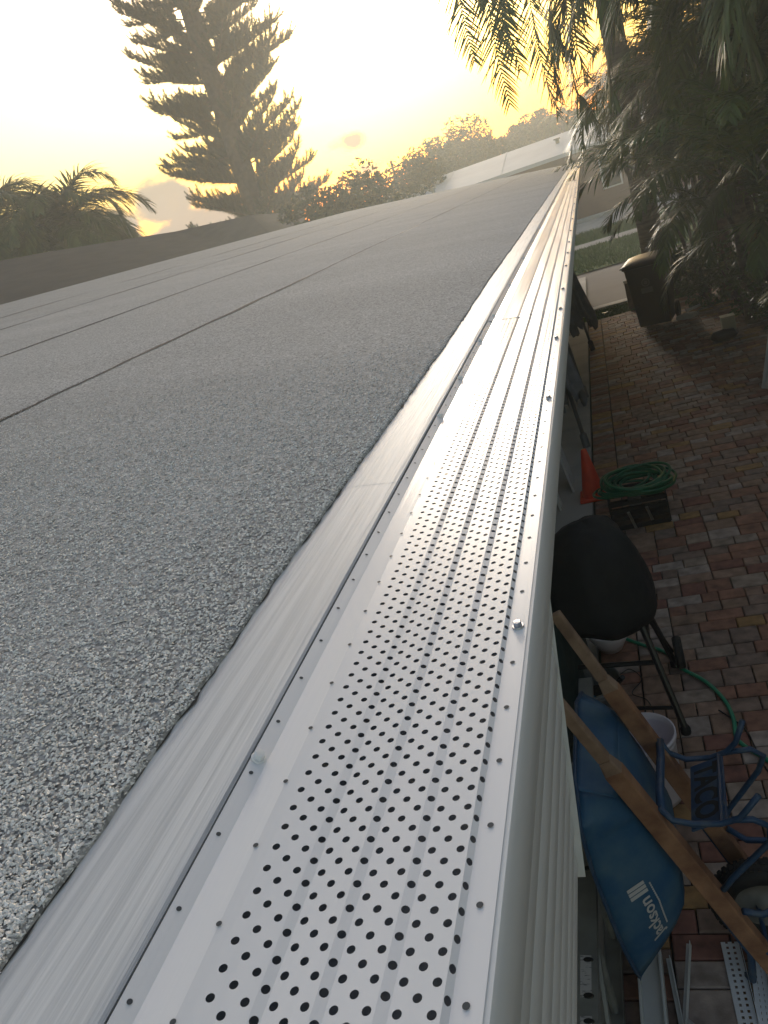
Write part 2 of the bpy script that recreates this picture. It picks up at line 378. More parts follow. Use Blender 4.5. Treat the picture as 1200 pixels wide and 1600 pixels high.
# ------------------------------------------------------------------ pavers
def paver_mesh(L, Wd):
    b = MB(); c = .006; z0, z1, z2 = -.05, -.004, 0
    def ring(i, z): return [(-L/2+i,-Wd/2+i,z),(L/2-i,-Wd/2+i,z),(L/2-i,Wd/2-i,z),(-L/2+i,Wd/2-i,z)]
    b.v = ring(0,z0)+ring(0,z1)+ring(c,z2)
    for k in (0, 4):
        for i in range(4): b.f.append((k+i, k+(i+1) % 4, k+4+(i+1) % 4, k+4+i))
    b.f.append((8,9,10,11)); return b
drive = thing('paved_driveway', 'driveway of multicoloured reddish brown pavers beside the house', 'driveway', (1.2, 8, GZ))
del drive['category']; drive['kind'] = 'structure'; del drive['label']
kinds = {'a': (.215,.112), 'b': (.158,.112), 'c': (.105,.112), 'd': (.215,.158), 'e': (.158,.158), 'h': (.225,.105)}
pm = {k: paver_mesh(w-.007, h-.007) for k, (w, h) in kinds.items()}
pme = {k: m_.mesh('brick') for k, m_ in pm.items()}
for me in pme.values(): me.materials.append(M['paver'])
rr = random.Random(11); bricks = []
y = -1.3; row = 0
while y < 14.55:
    # edge course along the apron
    wide = rr.random() < .28
    h = .158 if wide else .112
    x = -.272 - rr.uniform(.0, .12) * 0
    x += -rr.uniform(0, .1) if False else 0
    x0 = x + .002; first = True
    while x0 < 3.25:
        k = rr.choice('de' if wide else 'aaabbc')
        if first: k = rr.choice('de' if wide else 'abc')
        w = kinds[k][0]; bricks.append((k, x0+w/2, y+h/2)); x0 += w; first = False
    y += h; row += 1
y = -1.3
while y < 14.5:
    bricks.append(('h', -.387, y+.0525)); y += .105
def seen(x, y):
    q = RW.transposed() @ V((x, y, GZ))
    if q.z <= .1: return False
    u, v = 600+1200*q.x/q.z, 800+1200*q.y/q.z
    return -30 < u < 1225 and v < 1640 and x/GZ > -1 and (x/-GZ) > -.24
def inplay(x, y):
    lim = 1.75 if y < 8.6 else 3.2
    return x < lim
bricks = [q for q in bricks if inplay(q[1], q[2])]
bricks.sort(key=lambda q: (not seen(q[1], q[2]), math.hypot(q[1], q[2])))
rest = MB()
for i, (k, x, y) in enumerate(bricks):
    dz = rr.uniform(-.0035, .0035); ang = rr.uniform(-.015, .015)
    if i < 300:
        o = bpy.data.objects.new('brick', pme[k]); COL.objects.link(o); o.parent = drive
        o.location = (x-1.2, y-8, dz); o.rotation_euler = (rr.uniform(-.008,.008), rr.uniform(-.008,.008), ang)
    else:
        R_ = Matrix.Rotation(ang, 3, 'Z')
        rest.add([(R_ @ V(q)) + V((x-1.2, y-8, dz)) for q in pm[k].v], pm[k].f)
rest.build('brick', M['paver'], drive, kind='stuff')

# ================================================================== HOUSE
house = thing('house', 'pale house with a low grey mineral roof and a white covered gutter along the eave', 'house', (-5, 9, GZ))
Y0, Y1 = -1.2, 19.4
SL = .115
E0x, E0z = -.2306, -.2365                         # eave line
def roofz(x): return E0z + SL*(-(x-E0x))
wall = MB()
wall.box((-5.6, 9.1, GZ+1.19), (9.3, 20.2, 2.38)); wall.build('wall', M['stucco'], house, world=True)
sof = MB(); sof.box((-.6, 9.1, -.46), (.7, 20.4, .012)); sof.build('soffit', M['pvc'], house, world=True)
fas = MB(); fas.box((-.262, 9.1, -.355), (.022, 20.6, .19)); fas.build('fascia', M['white'], house, world=True)
roof = MB()
RX = -5.55
prof = [(-.262, roofz(-.262)-.012), (RX, roofz(RX)-.012), (RX-5.2, roofz(RX)-.6), (RX-5.2, -.5), (-.262,-.45)]
roof.strip(prof, (Y0, Y1))
roof.add([(x, Y1, z) for x, z in prof], (tuple(range(5)),))
roof_o = roof.build('roof', M['bitumen'], house, world=True)
# rolls of mineral cap sheet, each lapping the one below it
def jag(y, s, amp=.004):
    return amp*mn.noise(V((y*9, s*7.3, 0))) + amp*.7*mn.noise(V((y*40, s*3.1, 5))) + .004*mn.noise(V((y*1.1, s, 9)))
edges = [-.2844, -1.165, -2.03, -3.02, -3.86, -5.56]
ys_f = []
y = Y0
while y < Y1:
    ys_f.append(y); y += .01 if .05 < y < 1.6 else (.05 if y < 6 else .2)
ys_f.append(Y1)
for k in range(5):
    xa, xb = edges[k], edges[k+1]-.08
    b = MB(); n = 8
    for y in ys_f:
        j = jag(y, k, .003 if k == 0 else .008)
        xe = xa + j
        lift = (.0036 if k == 0 else .0052) + (.0012*mn.noise(V((y*3, k, 2))) if k else 0)
        b.v.append((xe, y, roofz(xe)-.001)); b.v.append((xe-.0012, y, roofz(xe)+lift*.85)); b.v.append((xe-.004, y, roofz(xe)+lift+.0006))
        for i in range(1, n):
            x = xe-.004 + (xb-xe)*i/(n-1)
            wob = .004*mn.noise(V((x*1.3, y*.6, k))) if k or i > 1 else 0
            if abs(x) > 5.5: wob = 0
            b.v.append((x, y, roofz(x) + lift*(1-i/(n-1)) + .0018 + abs(wob)))
    c = n+2
    for r_ in range(len(ys_f)-1):
        for i in range(c-1): b.f.append((r_*c+i, r_*c+i+1, (r_+1)*c+i+1, (r_+1)*c+i))
    b.build('roofing_sheet', M['sheet'], roof_o, smooth=False)
# black lap bead squeezed out under each upper roll
for k in range(1, 5):
    b = MB(); ys2 = ys_f[::3]
    for y in ys2:
        j = jag(y, k, .008); w = .006+.008*abs(mn.noise(V((y*2.3, k*5, 1)))); x = edges[k]+j
        b.v += [(x+w, y, roofz(x)+.0036), (x-.006, y, roofz(x)+.0056)]
    for i in range(len(ys2)-1): b.f.append((2*i, 2*i+1, 2*i+3, 2*i+2))
    b.build('lap_bead', M['bitumen'], roof_o)
b = MB()
for y in ys_f:
    w = -.001+.0055*abs(mn.noise(V((y*31, 3, 1)))); x = edges[0]+jag(y, 0, .003)
    b.v += [(x+w, y, roofz(x)+.0012), (x-.004, y, roofz(x)+.0018)]
for i in range(len(ys_f)-1): b.f.append((2*i, 2*i+1, 2*i+3, 2*i+2))
b.build('lap_bead', M['bitumen'], roof_o)
# loose mineral chips standing on the nearest roll
b = MB(); rr = random.Random(5)
for _ in range(100000):
    y = .10 + 1.35*rr.random()**1.7
    d = (.06+.85*y)*rr.random()**1.05 if rr.random() < .955 else rr.random()*.004
    x = edges[0] + jag(y, 0, .003) - .001 - d
    if y > .8 and rr.random() < (y-.8)/.62: continue
    s = rr.uniform(.0009, .0020)
    z = roofz(x) + (.0046 if d > .003 else rr.uniform(.0005,.0046)) + s*.25
    a = rr.uniform(0, pi); e = rr.uniform(.5, .9); ca, sa = cos(a), sin(a); h = s*rr.uniform(.3, .8); t = rr.uniform(-.5,.5)*s
    pts = [(s, 0, t), (0, s*e, -t*.5), (-s*rr.uniform(.6,1), 0, -t), (0, -s*e*rr.uniform(.6,1), t*.3), (rr.uniform(-.3,.3)*s, rr.uniform(-.3,.3)*s, h)]
    o = len(b.v)
    b.v += [(x+p[0]*ca-p[1]*sa, y+p[0]*sa+p[1]*ca, z+p[2]) for p in pts]
    b.f += [(o,o+1,o+4),(o+1,o+2,o+4),(o+2,o+3,o+4),(o+3,o,o+4)]
b.build('mineral_chip', M['chip'], roof_o, kind='stuff')
# brushed metal eave strip in lapped lengths
laps = [Y0, .71, 2.02, 5.1, 8.2, 11.2, 14.2, Y1]
for i in range(len(laps)-1):
    up = .00012*(i % 2)
    prof = [(-.322, roofz(-.322)+.0004+up), (-.2356, roofz(-.2356)+.0006+up), (-.2316, roofz(-.2316)-.0002+up), (-.2302, -.2380+up), (-.2304, -.2393)]
    b = MB(); ys = [laps[i]-.03+(laps[i+1]+.03-laps[i])*t/24 for t in range(25)]
    b.strip(prof, ys, f=lambda q: V((q.x + .0006*mn.noise(V((q.y*2,0,0))), q.y, q.z)))
    b.build('eave_strip', M['drip'], roof_o, smooth=False)

# ------------------------------------------------------------------ gutter
g = MB()
gp = [(-.0935,-.2505), (-.0880,-.2500), (-.0850,-.2508), (-.0835,-.2535), (-.0832,-.2800), (-.0842,-.2822), (-.0885,-.2835), (-.0905,-.287), (-.094,-.298), (-.102,-.308), (-.113,-.315), (-.124,-.325), (-.131,-.340), (-.136,-.352), (-.150,-.356), (-.243,-.356), (-.247,-.350), (-.247,-.252)]
gys = [Y0 + (Y1+.03-Y0)*i/120 for i in range(121)]
wavy = lambda q: V((q.x + .0008*mn.noise(V((q.y*1.3, q.z*20, 0))), q.y, q.z + .0006*mn.noise(V((q.y*1.7, q.x*20, 4)))))
g.strip(gp, gys, wavy)
gutter = g.build('gutter', M['white'], house, world=True, smooth=True, solid=.0008)
md = gutter.modifiers.new('edges', 'EDGE_SPLIT'); md.split_angle = rad(40)
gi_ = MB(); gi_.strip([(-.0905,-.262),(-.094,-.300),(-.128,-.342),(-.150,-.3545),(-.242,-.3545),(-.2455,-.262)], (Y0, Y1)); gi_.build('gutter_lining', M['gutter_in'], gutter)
ec = MB(); ec.add([(x, Y1+.031, z) for x, z in gp], (tuple(range(len(gp))),)); ec.build('end_cap', M['white'], gutter)

# guard profile, right (outer lip) to left, real width in metres; 'h' columns carry holes
PIT = .0118; HOLE = .00185
cols = []      # list of (x0,z0,x1,z1,kind) cells
x, z = -.0868, -.2492
prof_pts = [(x, z)]
def seg(dx, dz): 
    global x, z
    x2, z2 = x-dx, z+dz; r = (x, z, x2, z2); x, z = x2, z2; prof_pts.append((x, z)); return r
cells = []
cells.append((*seg(.0117, 0), 'lip'))
cells.append((*seg(.0024, .0024), 'slot'))
for blk in range(3):
    for c in range(3): cells.append((*seg(.0064, -.00005), 'h'))
    cells.append((*seg(.0046, .00155), 'h'))
for c in range(3): cells.append((*seg(.0071, .0010), 'h'))
cells.append((*seg(.0063, .0011), 'p'))
XL = x
print('guard left plane ends', x, z, 'psi', x/-z)
prng = random.Random(77)
def guard_panel(ya, yb, holes, tail=.0207):
    tl, zo = (0, 0) if holes else (prng.uniform(-.014,.014), prng.uniform(-.0005,.0005))
    b = MB(); n = int(round((yb-ya)/PIT)); P = (yb-ya)/n
    def W_(x, y, z): return wavy(V((x, y, z + zo + tl*(x+.16) + (0 if holes else .0006*mn.noise(V((y*2.2, x*30, ya)))))))
    ci = 0
    for x0, z0, x1, z1, kd in cells:
        ln = math.hypot(x1-x0, z1-z0)
        if kd in ('h', 'slot'):
            off = 0 if ci % 2 else .5
            ci += 1
            if kd == 'slot': off = .5
        if not holes or kd in ('lip', 'p'):
            st = 3; k = 0
            steps = max(1, n//6)
            for j in range(steps):
                y0, y1 = ya+(yb-ya)*j/steps, ya+(yb-ya)*(j+1)/steps
                b.quad(W_(x0,y0,z0), W_(x1,y0,z1), W_(x1,y1,z1), W_(x0,y1,z0))
            continue
        for j in range(n+1):
            y0 = ya + (j-off)*P; y1 = y0+P
            if y0 < ya-1e-6 or y1 > yb+1e-6:
                y0, y1 = max(y0, ya), min(y1, yb)
                if y1-y0 > 1e-6: b.quad(W_(x0,y0,z0), W_(x1,y0,z1), W_(x1,y1,z1), W_(x0,y1,z0))
                continue
            # cell with a 12-sided hole
            yc = (y0+y1)/2; hr = HOLE
            hx, hz = (x0+x1)/2, (z0+z1)/2; ux, uz = (x1-x0)/ln, (z1-z0)/ln
            NH = 12; o = len(b.v); hu = ln/2; hv = P/2
            rs = .42 if kd == 'slot' else 1
            for k in range(NH):
                a = 2*pi*(k+.5)/NH
                u, v_ = cos(a), sin(a); m_ = max(abs(u)/hu, abs(v_)/hv)
                uu, vv = u/m_, v_/m_
                b.v.append(W_(hx+ux*uu, yc+vv, hz+uz*uu))
            for k in range(NH):
                a = 2*pi*(k+.5)/NH; u, v_ = cos(a)*hr*(.8 if kd=='slot' else 1), sin(a)*hr
                b.v.append(W_(hx+ux*u, yc+v_, hz+uz*u))
            for k in range(NH):
                k2 = (k+1) % NH
                b.f.append((o+k, o+k2, o+NH+k2, o+NH+k))
            # fill corners
            cs = {0:(1,1), 1:(-1,1), 2:(-1,-1), 3:(1,-1)}
            for q, (su, sv) in cs.items():
                a0 = [k for k in range(NH) if (cos(2*pi*(k+.5)/NH)*su > 0 and sin(2*pi*(k+.5)/NH)*sv > 0)]
                # corner lies between the last vertex on the u-side and first on the v-side
                for k in a0:
                    k2 = (k+1) % NH
                    A, B = b.v[o+k], b.v[o+k2]
                    aa, bb = 2*pi*(k+.5)/NH, 2*pi*(k+1.5)/NH
                    onu = abs(cos(aa))/hu > abs(sin(aa))/hv; onu2 = abs(cos(bb))/hu > abs(sin(bb))/hv
                    if onu != onu2:
                        b.v.append(W_(hx+ux*su*hu, yc+sv*hv, hz+uz*su*hu)); b.f.append((o+k, len(b.v)-1, o+k2))
    # plain left strip then the flange that climbs under the eave strip
    pr = [(XL, z_end), (-.2178, LZ), (-.2188, LZ+.0006), (-.2256, -.2345)]
    steps = max(1, n//6)
    for j in range(steps):
        y0, y1 = ya+(yb-ya)*j/steps, ya+(yb-ya)*(j+1)/steps
        for (xa, za), (xb, zb) in zip(pr, pr[1:]):
            b.quad(W_(xa,y0,za), W_(xb,y0,zb), W_(xb,y1,zb), W_(xa,y1,za))
    o = b.build('guard_panel', M['guard'], gutter, smooth=False)
    if holes:
        # fixing holes along lip, plain strip and flange: flat discs, their inner shade painted dark
        e = MB()
        def eye(cx, cy, cz, r, tx, tz):
            o_ = len(e.v); e.v += [(cx+tx*r*cos(2*pi*k/10), cy+r*sin(2*pi*k/10), cz+tz*r*cos(2*pi*k/10)) for k in range(10)]
            e.f.append(tuple(range(o_, o_+10)))
        y = .0075
        while y < yb-.02:
            eye(-.0930, y, -.2489, .0015, 1, 0); y += .04
        y = -.01
        while y < yb-.02:
            xx = XL+.0004; eye(xx, y, z_end+.0005, .0013, 1, -.1); y += .0405
        y = -.01
        while y < yb-.02:
            eye(-.2216, y*.98+.005, (LZ-.2345)/2+.0006, .0012, .87, -.49); y += .0415
        e.build('fixing_hole_disc', M['hole'], gutter, kind='stuff')
    return o
z_end = z; LZ = z_end - .0004
guard_panel(-.02, 1.465, True)
guard_panel(-1.2, -.022, False)
for a, b_ in ((1.467, 2.68), (2.682, 3.9), (3.902, 5.12), (5.122, 6.34), (6.342, 7.56), (7.562, 8.78), (8.782, 10.0), (10.002, 11.2), (11.202, 12.4), (12.402, 13.6), (13.602, 14.8), (14.802, 16), (16.002, 17.2), (17.202, 19.4)):
    guard_panel(a, b_, False)
# hex head screws
def screw_mesh(hd=.0042):
    b = MB(); b.lathe([(0,.0012),(.0052,.0011),(.0056,0)], n=16)
    b.lathe([(hd,.001),(hd,.0042),(hd*.85,.0050),(0,.0052)], n=6); return b.mesh('screw')
smz = screw_mesh(); smz.materials.append(M['zinc'])
smw = screw_mesh(.0040); smw.materials.append(M['white'])
for y in (.0, .405, .895, 1.219, 1.466, 1.69, 2.05, 2.32, 2.6, 2.98, 3.5, 4.0, 4.5, 5.1, 5.7, 6.4):
    o = link('screw', smz, None, gutter); o.location = (-.0925, y, -.2490); o.scale = (.7,.7,.7); o.rotation_euler = (0, 0, y*7)
for y in (.291, .885, 1.06, 1.30, 1.52, 1.9, 2.4, 2.9, 3.4):
    o = link('screw', smw, None, gutter); o.location = (-.2218, y, -.2362); o.scale = (.75,.75,.75); o.rotation_euler = (0, rad(32), y*7)
    o.rotation_euler = (0, rad(38), 0)

# ribbed white shutter panel hanging from the soffit just inside the gutter
SHY = .70
sh = MB(); prof = []
zz = -.365
zz = -.395
for i in range(7):
    xo = -.1225-.0083*i
    prof += [(xo-.005, zz), (xo-.0005, zz-.010), (xo-.0010, zz-.036), (xo-.0045, zz-.046)]; zz -= .0575
sh.strip(prof, (-1.0, SHY)); 
awn = sh.build('shutter', M['white'], house, world=True, smooth=True, solid=.002)
md = awn.modifiers.new('edges', 'EDGE_SPLIT'); md.split_angle = rad(30)
b = MB(); b.add([(-.118,SHY+.003,-.39),(-.168,SHY+.003,-.80),(-.19,SHY+.003,-.80),(-.15,SHY+.003,-.39)], ((0,1,2,3),)); b.build('shutter_end', M['white'], awn)
b = MB()
for yy in (-.6, .7): b.bar((-.15, yy, -.50), (-.94, yy, -.50), .03, .02)
b.build('bracket', M['alu'], awn)

# ================================================================== FRONDS AND FOLIAGE
def frond(b, base, d0, length, droop, leaf=.5, n=42, rr=random, sway=0, lw=.022, hang=.55, start=.14, rachis=.012, seg=4, bez=None, sp=(.75,1.05)):
    """pinnate leaf added to MB b: rachis from base along d0, bending down by droop (radians over its length)"""
    d = V(d0).normalized(); p = V(base); side = d.cross(V((0,0,1)))
    if side.length < 1e-3: side = V((1,0,0))
    side.normalize()
    N = 16; pts = [p.copy()]; dirs = [d.copy()]
    for i in range(N):
        q = Quaternion(side, -droop/N*(.35+1.3*i/N)); d = q @ d
        d = Quaternion(V((0,0,1)), sway/N) @ d
        p = p + d*length/N; pts.append(p.copy()); dirs.append(d.copy())
    if bez:
        P0, P1, P2, P3 = [V(q) for q in bez]; pts = []
        for i in range(N+1):
            t = i/N; pts.append(P0*(1-t)**3 + P1*3*t*(1-t)**2 + P2*3*t*t*(1-t) + P3*t**3)
        dirs = [(pts[min(i+1,N)]-pts[max(i-1,0)]).normalized() for i in range(N+1)]
        side = dirs[0].cross(V((0,0,1))).normalized()
    b.tube(pts, [rachis*(1-.85*i/N) for i in range(N+1)], 4, caps=False)
    for k in range(n):
        t = start + (1-start)*(k+.5)/n; f = t*N; i = min(int(f), N-1); q = pts[i].lerp(pts[i+1], f-i); dd = dirs[i]
        sd_ = dd.cross(V((0,0,1))); sd_ = sd_.normalized() if sd_.length > .05 else side
        nrm_ = sd_.cross(dd)
        L = leaf*(sin(pi*min(1, (t-start)/(1-start)*.86+.12))**.6)*rr.uniform(.85,1.1)
        for s in (-1, 1):
            ang = rr.uniform(*sp)*(1-.45*t) ; 
            ld = (dd*cos(ang)*1.0 + sd_*s*sin(ang) + nrm_*rr.uniform(-.3,.5)).normalized()
            o = len(b.v); a = q.copy(); w = lw*rr.uniform(.8,1.1); wd = ld.cross(nrm_).normalized()
            b.v.append(a + wd*w*.35); b.v.append(a - wd*w*.35)
            M_ = seg
            for m_ in range(1, M_):
                ld = (ld + V((0,0,-1))*hang*(1.4/M_)).normalized(); a = a + ld*L/M_
                ww = w*(1, .95, .7, .5)[min(m_, 3)]/2*1.0
                b.v.append(a + wd*ww); b.v.append(a - wd*ww)
            ld = (ld + V((0,0,-1))*hang*(1.4/M_)).normalized(); a = a + ld*L/M_; b.v.append(a)
            for m_ in range(M_-1): b.f.append((o+2*m_, o+2*m_+1, o+2*m_+3, o+2*m_+2))
            b.f.append((o+2*M_-2, o+2*M_-1, o+2*M_))

def leaf_cloud(b, centre, radii, n, size, rr, fill=.75, up=.2):
    for _ in range(n):
        u = V((rr.gauss(0,1), rr.gauss(0,1), rr.gauss(0,1))).normalized(); r = rr.random()**(1/3) if rr.random() > fill else rr.uniform(.7, 1.0)
        c = V((u.x*radii[0]*r, u.y*radii[1]*r, u.z*radii[2]*r)) + V(centre)
        a = V((rr.gauss(0,1), rr.gauss(0,1), rr.gauss(0,.7))).normalized(); bb = a.orthogonal().normalized()
        bb = (Quaternion(a, rr.uniform(0, 6.28)) @ bb); s = size*rr.uniform(.6,1.3)
        o = len(b.v); b.v += [c - a*s, c + bb*s*.34, c + a*s, c - bb*s*.34]; b.f.append((o,o+1,o+2,o+3))

def clump_crown(b, c, R, rr, nclump, per, size, flat=1.0):
    """crown of many leaf clumps with gaps between them"""
    for _ in range(nclump):
        u = V((rr.gauss(0,1), rr.gauss(0,1), rr.gauss(0,1))).normalized(); r = rr.uniform(.25, .95)
        cc = V(c) + V((u.x*R[0]*r, u.y*R[1]*r, u.z*R[2]*r))
        s = rr.uniform(.16, .34)*min(R)
        leaf_cloud(b, cc, (s*1.3, s*1.3, s*flat), per, size, rr, .6)

# ---- Norfolk pine behind the roof
def norfolk(loc, H, seed):
    rr = random.Random(seed)
    t = thing('norfolk_pine', 'tall dark tiered conifer with a leaning look rising behind the roof', 'pine tree', loc)
    def plume(b, p, d, L, r):
        # a rope of short needles curving up
        n = int(L/.02); q = V(p); dd = V(d).normalized()
        for i in range(n):
            dd = (dd + V((0,0,.026))).normalized(); q = q + dd*L/n
            rad_ = r*(1 - .5*(i/n)**3)
            a0 = rr.uniform(0, 6.28)
            for k in range(3):
                o = dd.orthogonal().normalized(); o = Quaternion(dd, a0+k*2.09+rr.uniform(-.5,.5)) @ o
                tip = q + (o*rad_ + dd*rad_*.8)
                w = dd.cross(o)*.013
                j = len(b.v); b.v += [q-w, q+w, tip]; b.f.append((j, j+1, j+2))
    branches = []
    for s_ in range(5):
        b = MB(); L = 1.0
        pts = []; d = V((1, 0, -.02 + .05*s_)); p = V((0,0,0)); NB = 14; ds = []
        for i in range(NB+1):
            pts.append(p.copy()); ds.append(d.normalized()); d = (d.normalized() + V((0, rr.uniform(-.03,.03), .022))); p = p + d.normalized()*L*2.6/NB
        wood = MB(); wood.tube(pts, [.035*(1-.8*i/NB) for i in range(NB+1)], 5)
        for i in range(3, NB+1):
            f = (i-3)/(NB-3)
            pl_ = rr.uniform(.55,1.1)*(1-.38*f)
            for s in (-1, 1):
                a = rr.uniform(.65, 1.05)
                dv = ds[i]*cos(a) + V((-ds[i].y, ds[i].x, 0)).normalized()*s*sin(a) + V((0,0,rr.uniform(.05,.35)))
                plume(b, pts[i], dv, pl_, rr.uniform(.11,.17))
                if rr.random() < .1: plume(b, pts[i], dv + V((rr.uniform(-.5,.5), rr.uniform(-.5,.5), rr.uniform(.1,.9))), pl_*.6, .12)
            if rr.random() < .6: plume(b, pts[i], ds[i]*.7+V((0,0,.8)), pl_*.5, .13)
        plume(b, pts[-1], ds[-1], .5, .09)
        branches.append((b.mesh('foliage'), wood.mesh('limb')))
    for f_, w_ in branches: f_.materials.append(M['needle']); w_.materials.append(M['bark'])
    tr = MB(); N = 24
    tp = [V((.15*mn.noise(V((i*.3,0,0))), .1*mn.noise(V((0,i*.3,0))), H*i/N)) for i in range(N+1)]
    tr.tube(tp, [.36*(1-.8*i/N)+.03 for i in range(N+1)], 12); tr.build('trunk', M['bark'], t, smooth=True)
    z = 2.2; a = 0
    while z < H-.4:
        k = z/H; n = 6 if z < H*.85 else 4; a += .7
        base = .86*(1.0 if z < 9 else max(.25, 1-(z-9)/(H-8)*.8))
        for j in range(n):
            fm, wm = branches[rr.randrange(5)]
            ang = a + 2*pi*j/n + rr.uniform(-.25,.25); sc_ = base*rr.uniform(.72, 1.12)
            toward = cos(ang - math.atan2(-loc[1], -loc[0]))
            if rr.random() < (.85 if toward > .6 else .03): continue
            q = bpy.data.objects.new('limb', wm); COL.objects.link(q); q.parent = t
            q.location = (0, 0, z+rr.uniform(-.15,.15)); q.rotation_euler = (rr.uniform(-.25,.25), rr.uniform(-.32,.20), ang); q.scale = (sc_, sc_, sc_*rr.uniform(.9,1.1))
            w2 = bpy.data.objects.new('foliage', fm); COL.objects.link(w2); w2.parent = q; w2['kind'] = 'stuff'
        z += rr.uniform(.24, .38)
    return t
norfolk((-14.9, 37.1, GZ), 19, 3).scale = (1.56, 1.56, 1.56)

# ---- palms
def palm(loc, height, nf, flen, droop, seed, label, leaf=.55, group=None, lean=(0,0), tr=.14, mt='frond', name='palm_tree', el=(.1,1.35), n=40, lw=.026, bark='palmbark', az=None, hang=.55):
    rr = random.Random(seed)
    t = thing(name, label, 'palm tree', loc, group=group)
    top = V((lean[0], lean[1], height)); b = MB(); N = 14
    pts = [V((lean[0]*(i/N)**1.5, lean[1]*(i/N)**1.5, height*i/N)) for i in range(N+1)]
    rs = [tr*(1.25 if i == 0 else 1)*(1-.25*i/N)*(1+.04*(i % 2)) for i in range(N+1)]
    b.tube(pts, rs, 12); b.build('trunk', M[bark], t, smooth=True)
    for i in range(nf):
        a = (2.399*i + rr.uniform(-.25,.25)) if az is None else rr.uniform(*az)
        e = el[0] + (el[1]-el[0])*(1-i/nf)*rr.uniform(.85,1.1)
        fb = MB(); d0 = V((cos(a)*cos(e), sin(a)*cos(e), sin(e)))
        frond(fb, top, d0, flen*rr.uniform(.8,1.1), droop*rr.uniform(.8,1.2), leaf, n, rr, rr.uniform(-.25,.25), lw, hang)
        fb.build('frond', M[mt], t)
    return t

def areca(loc, stems, hmin, hmax, flen, seed, label, per=9, group=None, spread=.45, mt='frond', n=44, leaf=.42, droop=1.9):
    """many-stemmed clumping palm"""
    rr = random.Random(seed)
    t = thing('areca_palm', label, 'palm', loc, group=group)
    for s in range(stems):
        a = rr.uniform(0, 6.28); r = spread*rr.random()**.5; h = rr.uniform(hmin, hmax)
        bx, by = r*cos(a), r*sin(a); top = V((bx*2.6, by*2.6, h))
        b = MB(); b.tube([(bx,by,0), V((bx*1.5,by*1.5,h*.5)), top], [.035,.03,.022], 7); b.build('stem', M['palmbark'], t, smooth=True)
        for k in range(per):
            a2 = 2.4*k + rr.uniform(-.4,.4); e = rr.uniform(.25, 1.35)
            fb = MB(); frond(fb, top - V((0,0,.25*rr.random())), (cos(a2)*cos(e), sin(a2)*cos(e), sin(e)), flen*rr.uniform(.75,1.1), droop*rr.uniform(.8,1.2), leaf, n, rr, rr.uniform(-.3,.3), .03, .5, rachis=.011, seg=3)
            fb.build('frond', M[mt], t)
    return t

# right side: tall palm beside the drive, its crown above the frame
tall = palm((.86, 15.6, GZ), 7.4, 18, 3.6, 2.1, 21, 'tall grey trunked palm at the street end of the drive with long drooping fronds', leaf=.62, tr=.22, n=90, lw=.03, el=(.25,1.2), hang=.7)
for i, (P1, P2, P3, lf) in enumerate((((-1.2,-.8,8.4), (-2.3,-1.8,6.9), (-2.1,-2.3,4.5), .6), ((-.9,-1.4,8.4), (-1.75,-2.8,6.8), (-1.45,-2.9,4.1), .6), ((-.9,-1.0,8.3), (-1.9,-2.4,6.6), (-1.72,-2.6,3.75), .62), ((-.7,-1.4,8.1), (-1.5,-3.0,6.6), (-1.55,-3.1,4.3), .6),
        ((-.3,-1.4,8.1), (-.85,-2.9,6.0), (-.62,-2.8,3.7), .6), ((-.5,.9,8.2), (-1.6,1.8,6.4), (-1.15,1.4,3.55), .6), ((.9,-1.2,8.2), (1.6,-3.0,6.2), (1.3,-3.2,3.6), .62))):
    fb = MB(); frond(fb, (0,0,7.35), (0,0,1), 5, 1, lf*1.5, 120, random.Random(200+i), 0, .03, .16, start=.12, bez=((0,0,7.35), P1, P2, P3), rachis=.02, sp=(1.0,1.35))
    fb.build('frond', M['frond'], tall)
palm((1.75, 11.6, GZ), 5.3, 26, 3.0, 2.2, 22, 'slender palm behind the wheeled bin with dark hanging fronds', leaf=.6, tr=.10, n=84, lw=.034, el=(-.2,1.2), hang=.8)
palm((2.7, 9.4, GZ), 4.6, 26, 3.0, 2.0, 23, 'dark palm nearest the gate on the right edge with arched glossy fronds', leaf=.6, tr=.10, n=84, lw=.036, el=(-.2,1.2), hang=.8)
palm((1.75, 13.6, GZ), 3.2, 26, 1.9, 2.3, 24, 'short olive palm with a shaggy skirt hanging over the bin', leaf=.5, tr=.13, n=64, lw=.028, mt='frond_old', el=(-.6,1.1), bark='boot')
grp = 'clumping palms screening the far side of the drive'
areca((1.75, 14.6, GZ), 6, 1.2, 3.6, 2.0, 31, 'clumping palm nearest the street, behind the shaggy olive palm', group=grp)
areca((2.3, 12.9, GZ), 8, 1.2, 4.4, 2.1, 32, 'tall clumping palm directly behind the bin', group=grp)
areca((2.2, 10.9, GZ), 8, .8, 4.0, 2.0, 33, 'bushy clumping palm right of the bin over the small box', group=grp)
areca((2.6, 8.6, GZ), 7, .8, 4.2, 2.0, 34, 'dark clumping palm behind the white gate', group=grp)
areca((3.3, 11.6, GZ), 7, 2.0, 5.4, 2.2, 35, 'tallest clumping palm rising at the back of the row', group=grp)
areca((3.5, 6.4, GZ), 7, 1.0, 3.2, 2.0, 36, 'unseen clumping palm near the gate, added to shade the drive', group=grp, n=22)  # near clumps lie outside the frame, put in to shade the drive
areca((3.3, 4.0, GZ), 7, 1.0, 3.0, 2.0, 37, 'unseen clumping palm added to shade the near part of the drive', group=grp, n=22)
areca((3.2, 1.4, GZ), 7, 1.0, 3.0, 2.0, 38, 'unseen clumping palm added to shade the drive below the lens', group=grp, n=22)
areca((1.9, 16.8, GZ), 7, 3.0, 5.6, 2.2, 39, 'clumping palm behind the tall grey trunk at the street end', group=grp)
